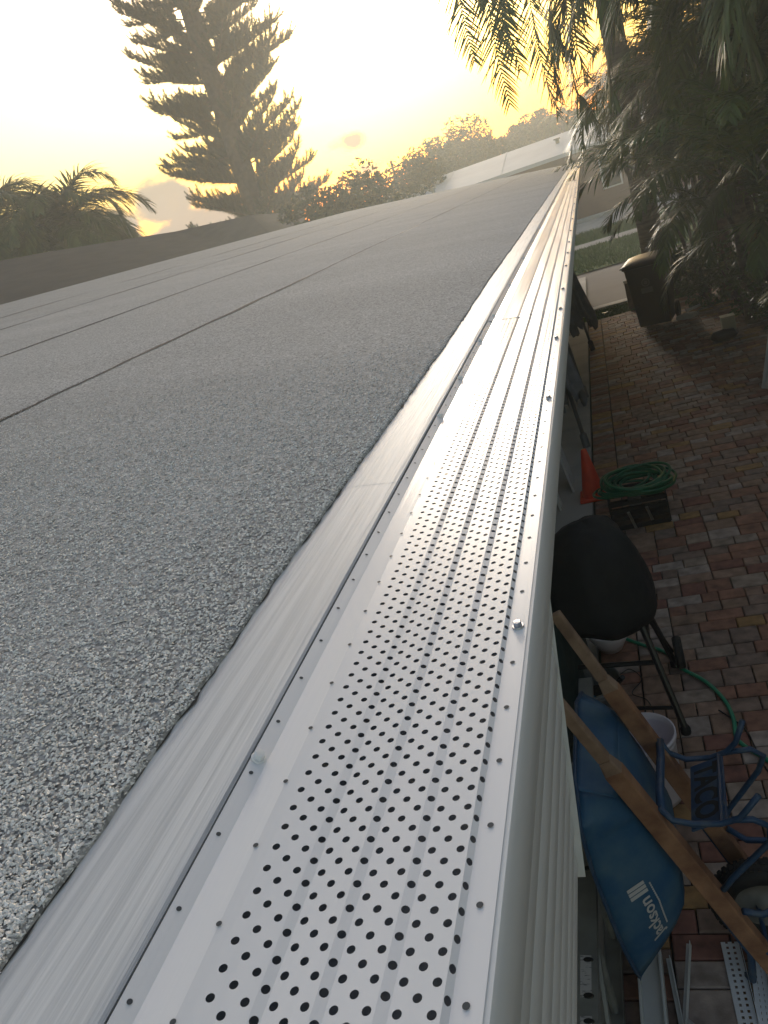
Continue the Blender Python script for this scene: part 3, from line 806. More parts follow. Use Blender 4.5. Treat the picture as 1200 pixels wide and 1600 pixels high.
areca((2.7, 14.9, GZ), 8, 3.0, 6.0, 2.2, 40, 'high clumping palm between the tall trunk and the back of the row', group=grp)
areca((3.4, 13.2, GZ), 8, 3.4, 6.2, 2.2, 41, 'highest dark clumping palm near the upper right corner', group=grp)
areca((3.2, 9.9, GZ), 8, 2.6, 5.0, 2.2, 42, 'dark clumping palm at the right edge above the white gate', group=grp)
# hedge bushes under the palms
def bush(name, loc, R, n, size, seed, label, mt='leaf', group=None, cl=26, cat='bush'):
    rr = random.Random(seed); t = thing(name, label, cat, loc, group=group)
    b = MB(); 
    for k in range(7):
        a = rr.uniform(0, 6.28); r = rr.uniform(.2,.7)
        b.tube([(0,0,0), (R[0]*r*.5*cos(a), R[1]*r*.5*sin(a), R[2]*.8), (R[0]*r*cos(a), R[1]*r*sin(a), R[2]*1.4)], [.03,.02,.008], 5)
    b.build('stem', M['bark'], t)
    b = MB(); clump_crown(b, (0,0,R[2]), R, rr, cl, n, size); b.build('foliage', M[mt], t, kind='stuff'); return t
hg = 'shrubs under the palms along the drive'
for i, (x, y, r, h, lab) in enumerate(((1.42, 13.5, .45, .45, 'low green shrub tucked behind the bin'), (1.72, 12.1, .55, .6, 'green shrub filling the gap right of the bin'),
        (1.95, 10.9, .5, .6, 'dark shrub above the small cream box'), (1.95, 9.8, .5, .7, 'dark shrub beside the top of the white gate'), (2.25, 8.2, .6, .9, 'shrub behind the white gate'),
        (1.1, 14.9, .42, .5, 'yellow green shrub at the foot of the tall palm'), (2.2, 6.6, .55, .8, 'unseen shrub below the gate, added to shade the drive'), (2.2, 4.9, .6, .8, 'unseen leafy shrub added to shade the middle of the drive'), (2.2, 3.0, .6, .8, 'unseen leafy shrub added to shade the near end of the drive'))):  # the nearest shrubs are out of view, added for shade on the drive
    bush('shrub', (x, y, GZ), (r, r*1.2, h), 90, .045, 50+i, lab, group=hg)

# left side: arching palms over the neighbour's roof
gl = 'arching palms behind the dark roof'
palm((-18.6, 27.0, GZ), 5.5, 60, 4.2, 2.8, 61, 'arching palm left of the pine with fronds curling down to the roof', leaf=1.1, n=80, lw=.075, group=gl, el=(-.1,1.45), tr=.16)
palm((-21.0, 25.4, GZ), 5.9, 60, 4.3, 2.8, 62, 'middle palm of the group with a spear of new leaves', leaf=1.1, n=80, lw=.075, group=gl, el=(-.1,1.5), tr=.16)
palm((-24.0, 24.8, GZ), 5.5, 60, 4.3, 2.8, 63, 'leftmost palm, its crown cut by the edge of the frame', leaf=1.1, n=80, lw=.075, group=gl, el=(-.1,1.4), tr=.16)
gb = 'bushes massed under the arching palms'
for i, (x, y, r, h, lab) in enumerate(((-25.0, 26.5, 3.2, 3.1, 'leafy mass under the leftmost palm'), (-22.0, 27.5, 2.9, 3.0, 'leafy mass under the middle palm'), (-19.0, 28.6, 2.2, 2.7, 'leafy mass nearest the gap of sky'))):
    bush('tree_bush', (x, y, GZ), (r, r, h), 160, .12, 70+i, lab, 'leaf_far', gb, 60)

# band of trees from the pine to the white roof
gt = 'trees lining the street beyond the roof'
TB = [(-24.0, -13.6, 35.2, 2.6, 2.6, 'dense tree at the foot of the pine'), (0, -9.0, 27.5, 1.6, 2.3, 'rounded tree just right of the pine'), (0, -8.3, 30, 1.6, 2.3, 'second rounded tree right of the pine'),
      (0, -9.3, 36, 2.3, 2.55, 'wide tree behind the end of the roof ridge'), (0, -8.6, 42, 2.6, 2.6, 'tree behind the narrow end of the white roof'),
      (0, -9.4, 50, 3.0, 2.95, 'dark tree beside the utility pole'), (0, -6.5, 55, 3.2, 3.0, 'low wide tree behind the white roof vents')]
for i, (_, x, y, r, h, lab) in enumerate(TB):
    bush('street_tree', (x, y, GZ), (r, r, h), 170, .13, 90+i, lab, 'leaf_far', gt, 70, cat='tree')
def round_tree(loc, H, R, seed, label, group=None, trunk=.25):
    rr = random.Random(seed); t = thing('shade_tree', label, 'tree', loc, group=group)
    b = MB(); b.tube([(0,0,0),(.1,0,H*.3),(.2,.1,H*.62)], [trunk, trunk*.8, trunk*.5], 9)
    for k in range(7):
        a = k*.9; b.tube([(.1,0,H*.3), (R[0]*.45*cos(a), R[1]*.45*sin(a), H*.5), (R[0]*.8*cos(a), R[1]*.8*sin(a), H*.72)], [trunk*.5, trunk*.3, .04], 6)
    b.build('trunk', M['bark'], t, smooth=True)
    b = MB(); clump_crown(b, (0,0,H-R[2]), R, rr, 90, 150, .16); b.build('crown', M['leaf_far'], t, kind='stuff'); return t
round_tree((-8.1, 62, GZ), 7.3, (3.8,3.8,2.5), 110, 'round crowned tree standing highest beyond the white roof')
round_tree((-3.2, 66, GZ), 6.4, (3.0,3.0,1.9), 111, 'smaller round tree just right of the highest one', group='')
for i, (x, y, r, h, lab) in enumerate(((-5.2, 64, 3.4, 2.6, 'bush mass under the two round trees'), (-.5, 66, 3.2, 2.9, 'low tree left of the small distant palm'), (3.2, 68, 3.6, 3.4, 'tree rising behind the right end of the white roof'), (7.5, 66, 3.6, 3.2, 'tree mostly hidden by the tall palm'), (-12.5, 66, 3.5, 2.4, 'distant tree left of the round crowned one'), (-17, 64, 3.8, 2.6, 'distant tree near the utility pole'))):
    bush('street_tree', (x, y, GZ), (r, r, h), 170, .18, 120+i, lab, 'leaf_far', gt, 60, cat='tree')
palm((-.9, 60, GZ), 5.0, 12, 2.2, 2.2, 131, 'small distant palm left of the spiky one', leaf=.6, n=22, lw=.07, el=(.1,1.2), group='distant palms')
palm((1.6, 58, GZ), 5.6, 12, 2.0, 1.6, 132, 'spiky distant palm nearest the tall palm trunk', leaf=.6, n=22, lw=.07, el=(.1,1.5), group='distant palms')
palm((-15.6, 58, GZ), 4.9, 11, 2.0, 1.9, 133, 'distant palm sticking up beside the pole', leaf=.6, n=22, lw=.07, el=(.3,1.5), group='distant palms')

# utility pole
t = thing('utility_pole', 'thin wooden utility pole standing among the distant trees', 'pole', (-12.6, 58, GZ))
b = MB(); b.tube([(0,0,0),(0,0,6.2)], [.14,.1], 8); b.build('post', M['bark'], t); b = MB(); b.box((0,0,5.7),(1.2,.1,.1)); b.build('crossarm', M['bark'], t)

# ================================================================== NEIGHBOURING BUILDINGS
t = thing('bungalow', 'rosy walled bungalow across the street under a long white roof', 'house', (0, 43, GZ))
b = MB(); b.box((1, 43.5, GZ+1.42), (24, 10, 2.84))
w = b.build('wall', M['wall_far'], t, world=True)
for k in range(18):
    s = MB(); s.box((1, 38.49, GZ+.12+k*.152), (24.0, .03, .14)); s.build('siding_board', M['wall_far'], w)
b = MB(); xa, xb = -12.0, 14.0
yr, ze, zr = 43.5, .06, .98
b.add([(xa,37.9,ze),(xb,37.9,ze),(xb,yr,zr),(xa,yr,zr),(xa,49,ze),(xb,49,ze),(xa,37.9,ze-.16),(xb,37.9,ze-.16),(xa,49,ze-.16),(xb,49,ze-.16)],
      ((0,1,2,3),(3,2,5,4),(6,7,1,0),(4,5,9,8),(0,3,4,8,6),(1,7,9,5,2),(6,8,9,7)))
rf = b.build('roof', M['tile_white'], t, world=True)
for xx in (-9.2, -6.4, -3.6, -.8, 2.0, 4.8): 
    s = MB(); s.bar((xx, 37.95, ze+.012), (xx, yr, zr+.012), .05, .03); s.build('seam', M['tile_white'], rf)
for xx, yy, hh in ((-7.7, 40.6, .32), (-1.0, 41.0, .22), (-6.9, 38.9, .28)):
    s = MB(); zz_ = ze+(zr-ze)*(yy-37.9)/(yr-37.9)
    s.lathe([(.09,-.05),(.09,hh*.7),(.16,hh*.72),(.16,hh),(0,hh+.03)], (xx,yy,zz_), 12); s.build('vent', M['alu'], rf)
b = MB(); b.box((.98, 38.44, -1.20), (.86, .06, 1.48)); fr = b.build('window', M['frame'], t, world=True)
b = MB(); b.box((.98, 38.40, -1.20), (.72, .03, 1.34)); b.build('pane', M['glass'], fr)
b = MB(); b.box((.98, 38.36, -1.20), (.72, .04, .05)); b.build('glazing_bar', M['frame'], fr)
b = MB(); b.box((2.3, 38.2, -2.1), (.9, .5, .5)); b.build('meter_box', M['frame'], t, world=True)
# gable roof just seen behind the trees
t = thing('cottage', 'low grey gabled house half hidden in the distant trees', 'house', (3, 58, GZ))
b = MB(); b.box((2.5, 58, GZ+1.4), (7, 7, 2.8)); b.build('wall', M['stucco'], t, world=True)
b = MB(); b.add([(-1.5,54,.1),(6.5,54,.1),(6.5,62,.1),(-1.5,62,.1),(2.5,54,1.75),(2.5,62,1.75)], ((0,1,4),(1,2,5,4),(2,3,5),(3,0,4,5))); b.build('roof', M['dark_roof'], t, world=True)
# dark roof on the left, beyond our ridge
t = thing('dark_roofed_house', 'neighbouring house showing only its dark shingle roof beyond the ridge', 'house', (-12, 20, GZ))
b = MB(); b.box((-12.6, 17, GZ+1.2), (6.2, 27, 2.4)); b.build('wall', M['stucco'], t, world=True)
b = MB()
prf = [(-9.0, -.35), (-12.6, 1.76), (-16.2, -.35)]
ysr = [3, 8, 13, 17, 20, 24, 27.5, 31]
b.strip(prf, ysr, lambda q: V((q.x + (0 if q.y < 27 else 1.2 if q.x < -12 else 0), q.y, q.z - (.012*(q.y-14)**2*.12 if q.z > 0 else 0) + (.12*mn.noise(V((q.y*.3, 0, 0))) if q.z > 0 else 0))))
b.build('roof', M['dark_roof'], t, world=True)

# ================================================================== DRIVEWAY CLUTTER
# --- wheelbarrow, stood on its wheel with the handles up
u = V((-.352, 0, .936)).normalized(); vv = V((.013, 1, .005)); vv = (vv - u*vv.dot(u)).normalized(); ww = vv.cross(u).normalized()
if ww.x < 0: ww = -ww
vv = ww.cross(u).normalized()
if vv.y < 0: vv = -vv; 
MW = Matrix((u, vv, ww)).transposed().to_4x4(); MW.translation = V((.042, 2.188, -2.66))
wb = thing('wheelbarrow', 'blue steel wheelbarrow stood upright on its wheel with wooden handles in the air', 'wheelbarrow', mtx=MW)
def uvw(a, b_, c): return V((a, b_, c))
for s, (a0, b0), (a1, b1) in ((1, (1.29,.222), (-.02,.176)), (-1, (1.296,-.225), (-.10,-.172))):
    b = MB(); b.bar((a1, b1, 0), (.93, b0-.004*s-(.012*s), 0), .048, .064, up=(0,0,1)); h = b.build('handle', M['wood'], wb, bevel=.005)
    b = MB(); b.bar((.925, b0-.016*s, 0), (.98, b0-.014*s, 0), .048, .064, w2=.036, h2=.042, up=(0,0,1)); b.bar((.98, b0-.014*s, 0), (a0, b0, 0), .036, .042, w2=.034, h2=.040, up=(0,0,1))
    b.build('grip', M['wood_grip'], h, bevel=.006)
# tray: lofted steel pan, open towards the wall
def rim(tt):   # near side rim (u, w) from the handle end to the nose
    P = [(.925,-.135),(.85,-.165),(.70,-.222),(.44,-.300),(.145,-.385)]
    f = tt*(len(P)-1); i = min(int(f), len(P)-2); k = f-i
    return P[i][0]*(1-k)+P[i+1][0]*k, P[i][1]*(1-k)+P[i+1][1]*k
def bot(tt):
    P = [(.815,-.045),(.75,-.040),(.64,-.040),(.42,-.060),(.275,-.120)]
    f = tt*(len(P)-1); i = min(int(f), len(P)-2); k = f-i
    return P[i][0]*(1-k)+P[i+1][0]*k, P[i][1]*(1-k)+P[i+1][1]*k
b = MB(); NU = 28; ringsv = []
for i in range(NU+1):
    tt = i/NU; ru, rw = rim(tt); bu, bw = bot(tt)
    rv = .335 - .05*max(0, (tt-.72)/.28)**2 - .10*max(0, (.2-tt)/.2)**2
    bv = .215 + (.03 if tt < .3 else 0) - .06*max(0,(tt-.7)/.3)**2
    rowv = []
    for k in range(17):
        q = -1 + 2*k/16; s = 1 if q > 0 else -1; aq = abs(q)
        if aq <= .45:
            v_ = bv*q/.45*.86; uu_, w_ = bu, bw
        else:
            f = (aq-.45)/.55; ff = f
            e = math.sin(min(1, f*3)*pi/2)*.0
            v_ = s*(bv*.86 + (rv-bv*.86)*(ff**.8)); uu_ = bu+(ru-bu)*ff; w_ = bw+(rw-bw)*(ff**1.25)
        rowv.append((uu_, v_, w_))
    ringsv.append(rowv)
# back and front lips
back = [(ringsv[0][k][0]*.0+1.02+.0*k if False else ringsv[0][k][0], ringsv[0][k][1], ringsv[0][k][2]) for k in range(17)]
for r_ in ringsv: b.v += r_
for i in range(NU):
    for k in range(16): b.f.append((i*17+k, i*17+k+1, (i+1)*17+k+1, (i+1)*17+k))
def endwall(row, ru, rw, n=6):
    base = [V(q) for q in row]; o = len(b.v)
    for j in range(n+1):
        f = j/n
        for q in base:
            tu, tw = ru, rw
            b.v.append((q.x+(tu-q.x)*f, q.y, q.z+(tw-q.z)*(f**1.15)))
    for j in range(n):
        for k in range(16): b.f.append((o+j*17+k, o+j*17+k+1, o+(j+1)*17+k+1, o+(j+1)*17+k))
endwall(ringsv[0], .935, -.138); endwall(ringsv[-1], .125, -.392)
tray = b.build('tray', M['tray'], wb, smooth=True, solid=.003)
b = MB(); rp = []
for i in range(0, NU+1): rp.append(V(ringsv[i][0]))
front = [V((.135, q, -.39)) for q in (-.2, 0, .2)]
rp2 = [V(ringsv[i][16]) for i in range(NU, -1, -1)]
bk_ = [V((.938, q, -.138)) for q in (.2, 0, -.2)]
b.tube(rp+front+rp2+bk_, .0075, 8, closed=True); b.build('rim', M['tube'], tray, smooth=True)
# printed maker's mark on the near side
def text_mesh(s, size, depth=.0, name='lettering', bold=0):
    c = bpy.data.curves.new(name, 'FONT'); c.body = s; c.size = size; c.offset = bold; c.extrude = depth; c.align_x = 'LEFT'; c.resolution_u = 3
    o = bpy.data.objects.new('tmp', c); COL.objects.link(o); bpy.context.view_layer.update()
    me = bpy.data.meshes.new_from_object(o.evaluated_get(bpy.context.evaluated_depsgraph_get()))
    bpy.data.objects.remove(o); me.name = name; return me
M['print'] = mat('white_print', (.5,.5,.5), .6)
M['blackprint'] = mat('black_stencil', (.01,.012,.015), .7)
# the near side wall between rim and bottom: local plane fitted through three of its points
def side_pt(tt, f):  # f 0 bottom .. 1 rim on the near side (negative v)
    i = tt*NU; i0 = min(int(i), NU-1); k = i-i0
    def P_(row):
        col = (1-f)*(7.2/1)*0 + (0 if f >= 1 else 0)
        kk = (1-(.45+.55*f))*8; k0 = int(kk); kf = kk-k0
        return V(row[k0]).lerp(V(row[k0+1]), kf)
    return P_(ringsv[i0]).lerp(P_(ringsv[i0+1]), k)
pA, pB, pC = side_pt(.86, .50), side_pt(.50, .50), side_pt(.68, .9)
nside = (pB-pA).cross(pC-pA).normalized()
if nside.y > 0: nside = -nside
def on_side(me, mt, nm, t0, t1, f0, f1, x1, y1):
    for v_ in me.vertices:
        v_.co = side_pt(t0+(t1-t0)*v_.co.x/x1, f0+(f1-f0)*v_.co.y/y1) + nside*(.005+v_.co.z)
    return link(nm, me, mt, tray)
tm = text_mesh('Jackson', 1.0, .0, bold=.02); xm = max(v_.co.x for v_ in tm.vertices)
on_side(tm, M['print'], 'lettering', .925, .705, .50, .66, xm, .72)
b = MB()
for k in range(3): b.box((.17+.33*k, .5, 0), (.26, 1, .0004))
on_side(b.mesh('bars_mark'), M['print'], 'bars_mark', .69, .635, .48, .72, 1, 1)
b = MB()
for k in range(24): b.box(((k+.5)/24, .5, 0), (.033, .5, .0004))
on_side(b.mesh('underline'), M['print'], 'underline', .90, .66, .40, .44, 1, 1)
# tubular legs and stretcher
TR = .0105
b = MB(); b.tube([(.715,-.19,.035),(.66,-.2,.05),(.62,-.2,.10),(.588,-.2,.175),(.585,-.2,.235),(.60,-.2,.262),(.645,-.2,.33)], TR, 8)
b.tube([(.588,-.2,.215),(.565,-.2,.27),(.52,-.2,.30),(.46,-.2,.27),(.36,-.2,.09),(.325,-.2,.04)], TR, 8); b.build('leg', M['tube'], wb, smooth=True)
b = MB(); b.tube([(.66,.19,.035),(.585,.2,.03),(.53,.2,.07),(.50,.2,.15),(.50,.2,.21),(.525,.2,.26),(.60,.2,.325)], TR, 8)
b.tube([(.50,.2,.20),(.475,.2,.29),(.43,.2,.312),(.375,.2,.265),(.25,.2,.082),(.2,.2,.04)], TR, 8); b.build('leg', M['tube'], wb, smooth=True)
b = MB(); b.tube([(.700,-.19,.035),(.695,-.1,.034),(.66,.1,.034),(.655,.19,.035)], .015, 8); b.build('leg_mount', M['tube'], wb, smooth=True)
b = MB(); b.tube([(.588,-.2,.18),(.50,.2,.18)], .009, 8); b.build('cross_rod', M['tube'], wb)
b = MB(); b.bar((.578,-.185,.135), (.510,.175,.135), .008, .125, up=(0,0,1)); pl_o = b.build('stretcher_plate', M['tube'], wb, bevel=.003)
# hand painted word on the stretcher, reading from the far end to the near end
tm = text_mesh('TACO', .118, .0006, bold=.004)
xs_ = [v_.co.x for v_ in tm.vertices]; wdt = max(xs_)-min(xs_)
for v_ in tm.vertices: v_.co.x *= .31/wdt
ex2 = (V((.578,-.185,0))-V((.510,.175,0))).normalized(); nn2 = V((-ex2.y, ex2.x, 0))
if nn2.x < 0: nn2 = -nn2
for v_ in tm.vertices: v_.co = V((.512,.155,.092)) + ex2*v_.co.x + V((0,0,1))*v_.co.y + nn2*(.0055+v_.co.z)
link('lettering', tm, M['blackprint'], pl_o)
# wheel
wc = V((-.0, 0, .055)); Rw = .192
b = MB(); tor = []
for k in range(40):
    a = 2*pi*k/40; tor.append(wc + V((cos(a)*(Rw-.045), 0, sin(a)*(Rw-.045))))
b.tube(tor, .045, 12, closed=True); wh = b.build('wheel', M['rubber'], wb, smooth=True)
b = MB()
for k in range(44):
    a = 2*pi*k/44
    for s in (-1, 0, 1):
        aa = a + (pi/44 if s else 0); c_ = wc + V((cos(aa)*(Rw-.003-.008*abs(s)), s*.022, sin(aa)*(Rw-.003-.008*abs(s))))
        b.box(c_, (.012,.018,.015), Matrix.Rotation(-aa, 3, 'Y'))
b.build('tread', M['rubber'], wh, kind='stuff')
b = MB(); b.lathe([(.0,-.03),(.03,-.03),(.035,-.012),(.112,-.018),(.118,-.028),(.118,.028),(.112,.018),(.035,.012),(.03,.03),(0,.03)], (0,0,0), 24)
b.v = [tuple(wc + V((q[0], q[2], q[1]))) for q in b.v]; b.build('rim', M['greyplastic'], wh, smooth=True)
b = MB(); b.tube([wc+V((0,-.20,-.03)), wc+V((0,.20,-.03))], .009, 8); b.build('axle', M['tube'], wb)
b = MB(); b.tube([(.24,-.18,-.03),(0,-.185,-.035),(-.14,-.17,-.10),(-.175,-.1,-.15),(-.178,0,-.165),(-.175,.1,-.15),(-.14,.17,-.10),(0,.185,-.035),(.24,.18,-.03)], .0135, 8); b.build('wheel_guard', M['tube'], wb, smooth=True)
b = MB(); b.tube([(.19,-.18,.04),(.13,-.16,.08),(.10,-.1,.28),(.10,.1,.28),(.13,.16,.08),(.19,.18,.04)], .012, 8)
b.build('front_brace', M['tube'], wb, smooth=True)

# the frame above was written with its width axis reversed: turn every part to a right-handed frame
def unmirror(o):
    for c in o.children:
        if c.type == 'MESH' and 'turned' not in c.data:
            for v_ in c.data.vertices: v_.co.y *= -1
            c.data.flip_normals(); c.data['turned'] = 1
        unmirror(c)
MW2 = Matrix((u, -vv, ww)).transposed().to_4x4(); MW2.translation = MW.translation; wb.matrix_world = MW2
unmirror(wb)

# --- covered grill on tube legs
gx, gy = -.375, 3.78
t = thing('covered_grill', 'round grill under a black fabric cover on black tube legs', 'grill', (gx, gy, GZ))
b = MB(); prof = [(.0,1.10),(.07,1.095),(.15,1.05),(.205,.97),(.235,.88),(.262,.78),(.285,.68),(.290,.62),(.262,.555),(.2,.545)]
fr_ = random.Random(2)
def wr(q, a):
    k = 1 + .05*sin(3*a+1+q.z*3) + .035*sin(7*a+q.z*9) + .03*mn.noise(V((cos(a)*3, sin(a)*3, q.z*5)))
    return V((q.x*k*1.0, q.y*k*1.12, q.z + .03*sin(2*a+.6)*(1 if q.z < .7 else .3)))
b.lathe(prof, n=48, f=wr); b.build('cover', M['cover'], t, smooth=True)
b = MB(); b.lathe([(0,.5),(.17,.52),(.24,.6)], n=24); b.build('bowl', M['black'], t, smooth=True)
for lx, ly, tx, ty in ((.295,-.405,.15,-.13), (-.30,-.30,-.15,-.1), (-.25,.3,-.12,.12), (.30,.18,.15,.1)):
    b = MB(); b.tube([(tx,ty,.72),(lx,ly,.02)], .018, 8); lg = b.build('leg', M['black'], t); b = MB(); b.lathe([(0,0),(.026,0),(.026,.03),(.018,.045)], (lx,ly,0), 10); b.build('foot', M['rubber'], lg)
b = MB(); b.tube([(.20,-.24,.44),(.205,.12,.40),(.30,.18,.1)], .012, 8); b.build('brace', M['black'], t)
b = MB(); b.tube([(.215,-.24,.34),(-.22,-.2,.34)], .014, 8); b.build('brace', M['black'], t)
b = MB(); b.tube([(.275,-.36,.13),(-.28,-.28,.13)], .011, 8); b.build('brace', M['black'], t)
b = MB(); b.lathe([(0,-.025),(.085,-.025),(.095,-.012),(.095,.012),(.085,.025),(0,.025)], n=20)
b.v = [(q[2]+.335, q[0]+.17, q[1]+.095) for q in b.v]; b.build('wheel', M['rubber'], t, smooth=False)

# --- buckets and tubs
def bucket(loc, r, h, label, mt, handle=True, rz=0, inner=None):
    t = thing('bucket', label, 'bucket', loc, rz)
    b = MB(); b.lathe([(0,.004),(r*.84,.004),(r*.86,.03),(r*.98,h*.86),(r*1.0,h*.87),(r*1.0,h*.9),(r*.985,h*.905),(r*1.0,h*.93),(r*1.045,h*.94),(r*1.045,h),(r*.985,h),(r*.97,h*.9),(r*.85,.02),(0,.012)], n=36)
    b.build('pail', M[mt], t, smooth=True)
    if handle:
        b = MB(); b.tube([(r*1.04*cos(a), -.02-r*.9*sin(a)*.5, h*.88-r*1.2*sin(a)) for a in [pi*k/14 for k in range(15)]], .0022, 6); b.build('bail', M['zinc'], t)
    if inner: 
        b = MB(); b.lathe([(0,h*inner),(r*.95,h*inner)], n=24); b.build('contents', M['soil'], t)
    return t
bucket((-.255, 2.965, GZ), .137, .37, 'white plastic bucket standing behind the wheelbarrow legs', 'bucket', rz=-.6)
bucket((-.505, 3.50, GZ), .15, .3, 'cloudy grey plastic tub with tools beside the wheelbarrow handles', 'greyplastic', handle=False, inner=.55)
t = thing('white_bowl', 'small white plastic bowl on the pavers under the covered grill', 'bowl', (-.43, 4.22, GZ))
b = MB(); b.lathe([(0,.004),(.07,.004),(.12,.10),(.125,.14),(.118,.14),(.066,.012),(0,.012)], n=24); b.build('shell', M['bucket'], t, smooth=True)
# things in and around the tub
b = MB(); b.box((0,0,0), (.10,.075,.05)); o = b.build('sponge', M['yellowlabel'], bevel=.008); o.location = (-.47, 3.41, GZ+.215); o.rotation_euler = (.1,.15,.5); tag(o, 'cream sponge block lying in the grey tub', 'sponge')
b = MB(); b.lathe([(0,0),(.05,.0),(.07,.03),(.045,.06),(0,.07)], n=14, f=lambda q,a: q*(1+.2*sin(3*a))); o = b.build('rag', M['bluecloth'], smooth=True); o.location = (-.545, 3.40, GZ+.19); tag(o, 'crumpled blue rag in the grey tub next to the sponge', 'rag')
t = thing('hand_trowel', 'trowel with a dark handle sticking out of the grey tub', 'trowel', (-.42, 3.50, GZ+.22))
b = MB(); b.tube([(0,0,0),(.09,-.07,.13)], .014, 8); b.build('handle', M['black'], t); b = MB(); b.bar((0,0,0),(-.07,.05,-.08),.06,.004); b.build('blade', M['zinc'], t)
# dark teal bag against the wall
b = MB(); b.lathe([(0,0),(.5,0),(.56,.2),(.55,.5),(.42,.74),(.2,.82),(0,.84)], n=40, f=lambda q,a: V((q.x*.36*(1+.1*sin(5*a)), q.y*(1+.07*sin(4*a+q.z*5)), q.z*(1+.06*sin(3*a)))))
o = b.build('garden_bag', M['teal'], smooth=True); o.location = (-.735, 3.72, GZ); tag(o, 'bulging dark teal bag between the wall and the covered grill', 'bag')

# --- cone
t = thing('traffic_cone', 'orange traffic cone standing on the concrete by the green hose', 'traffic cone', (-.50, 6.64, GZ))
b = MB(); b.lathe([(.105,.03),(.10,.05),(.026,.46),(.02,.47),(.0,.472)], n=28); b.build('body', M['orange'], t, smooth=True)
b = MB(); b.box((0,0,.016), (.25,.25,.03)); b.build('base', M['orange'], t, bevel=.01)

# --- coiled hose on a black crate
t = thing('hose_crate', 'black open crate with two grey bars carrying the coiled green hose', 'crate', (-.13, 6.02, GZ))
for k in range(4):
    a = k*pi/2; b = MB()
    for zc in (.03, .10, .17, .23):
        c_ = V((.22*cos(a), .17*sin(a), zc)); b.box(c_, (.44 if k % 2 else .012, .012 if k % 2 else .34, .03))
    b.build('side_slats', M['rubber'], t)
b = MB(); b.box((0,0,.008), (.44,.34,.014)); b.build('base', M['rubber'], t)
for xx, dy in ((-.05,-.02), (.09,.02)):
    b = MB(); b.bar((xx, -.17+dy, .01), (xx-.03, -.26+dy, .2), .02, .012, up=(0,1,0)); b.build('bar', M['alu'], t)
b = MB(); b.box((-.02, -.02, .2), (.10,.10,.10)); b.build('fitting', M['greyplastic'], t, bevel=.01)
def coil(name, c, rx, ry, turns, r, seed, z0, dz, mt, label, cat='hose'):
    rr = random.Random(seed); b = MB(); pts = []
    n = 36
    for k in range(int(turns*n)):
        a = 2*pi*k/n; N1 = lambda q, f=.012: mn.noise(V((k*f, q*7.7, seed)))
        ph = 1.6*N1(1); ex_, ey_ = rx*(1+.45*N1(2, .02)), ry*(1+.6*N1(3, .02))
        X = ex_*cos(a); Y = ey_*sin(a); X, Y = X*cos(ph)-Y*sin(ph), X*sin(ph)+Y*cos(ph)
        tilt = .35*N1(4)
        pts.append((c[0]+X+.16*N1(5), c[1]+Y+.10*N1(6), z0 + .03 + dz*(.5+N1(7, .03)) + tilt*X + .03*sin(a*.5)))
    b.tube(pts, r, 7); o = b.build(name, mt, smooth=True); tag(o, label, cat); return o
coil('garden_hose', (-.12, 6.02), .25, .19, 17, .0115, 4, GZ+.255, .09, M['hose'], 'dark green garden hose coiled in a heap on the crate')
pts = [(-.384,4.329),(-.254,4.204),(-.114,4.082),(-.057,3.928),(.062,3.771),(.135,3.60),(.158,3.44),(.149,3.294),(.18,3.22),(.238,3.145),(.30,3.05),(.37,2.9),(.47,2.6)]
def smooth_path(p, n=6):
    out = []
    for i in range(len(p)-1):
        p0, p1, p2, p3 = [V((*p[max(0, min(len(p)-1, i+k))], 0)) for k in (-1,0,1,2)]
        for j in range(n):
            t_ = j/n; out.append(.5*((2*p1)+(-p0+p2)*t_+(2*p0-5*p1+4*p2-p3)*t_*t_+(-p0+3*p1-3*p2+p3)*t_**3))
    out.append(V((*p[-1], 0))); return out
b = MB(); b.tube([q + V((0,0,GZ+.013)) for q in smooth_path(pts)], .011, 8); o = b.build('loose_hose', M['hose2'], smooth=True); tag(o, 'bright green hose snaking over the pavers from under the grill', 'hose')
b = MB(); b.tube([q + V((0,0,GZ+.006)) for q in smooth_path([(.10,3.52),(.2,3.35),(.235,3.1),(.30,2.85),(.33,2.6)])], .004, 6); o = b.build('cable', M['black'], smooth=True); tag(o, 'thin black cable beside the bright green hose', 'cable')
b = MB(); b.tube([q + V((0,0,GZ+.006)) for q in smooth_path([(-.46,4.0),(-.40,3.93),(-.33,3.97),(-.27,3.86),(-.33,3.74),(-.25,3.66),(-.22,3.5)])], .003, 6); o = b.build('wire', M['black'], smooth=True); tag(o, 'kinked dark wire lying under the covered grill', 'wire')

# --- closed patio umbrellas leaning on the wall
def umbrella(foot, top, label, hem, r, flaps, blackfoot=False):
    foot, top = V(foot), V(top); ax = (top-foot).normalized(); L = (top-foot).length
    q = ax.to_track_quat('Z', 'Y'); mt_ = q.to_matrix().to_4x4(); mt_.translation = foot
    t = thing('patio_umbrella', label, 'umbrella', mtx=mt_, group='closed grey umbrellas leaning on the wall')
    b = MB(); b.tube([(0,0,0),(0,0,L)], .021, 10); b.build('pole', M['umbpole'], t, smooth=True)
    b = MB(); b.lathe([(.0,0),(.04,0),(.04,.14),(.024,.16)], n=12); b.build('foot', M['rubber'] if blackfoot else M['umbpole'], t)
    b = MB(); pr_ = [(r*1.0, hem), (r*1.02, hem+.12), (r*.86, hem+.35), (r*.62, hem+.8), (.06, hem+1.3), (.025, min(L, hem+1.5))]
    b.lathe(pr_, n=48, f=lambda q, a: V((q.x*(1+.34*sin(flaps*a)), q.y*(1+.34*sin(flaps*a)), q.z + (.10*sin(flaps*a*1.0+1) + .05*sin(2*a) if q.z < hem+.05 else 0))))
    b.build('canopy', M['umb'], t, smooth=True, solid=.002)
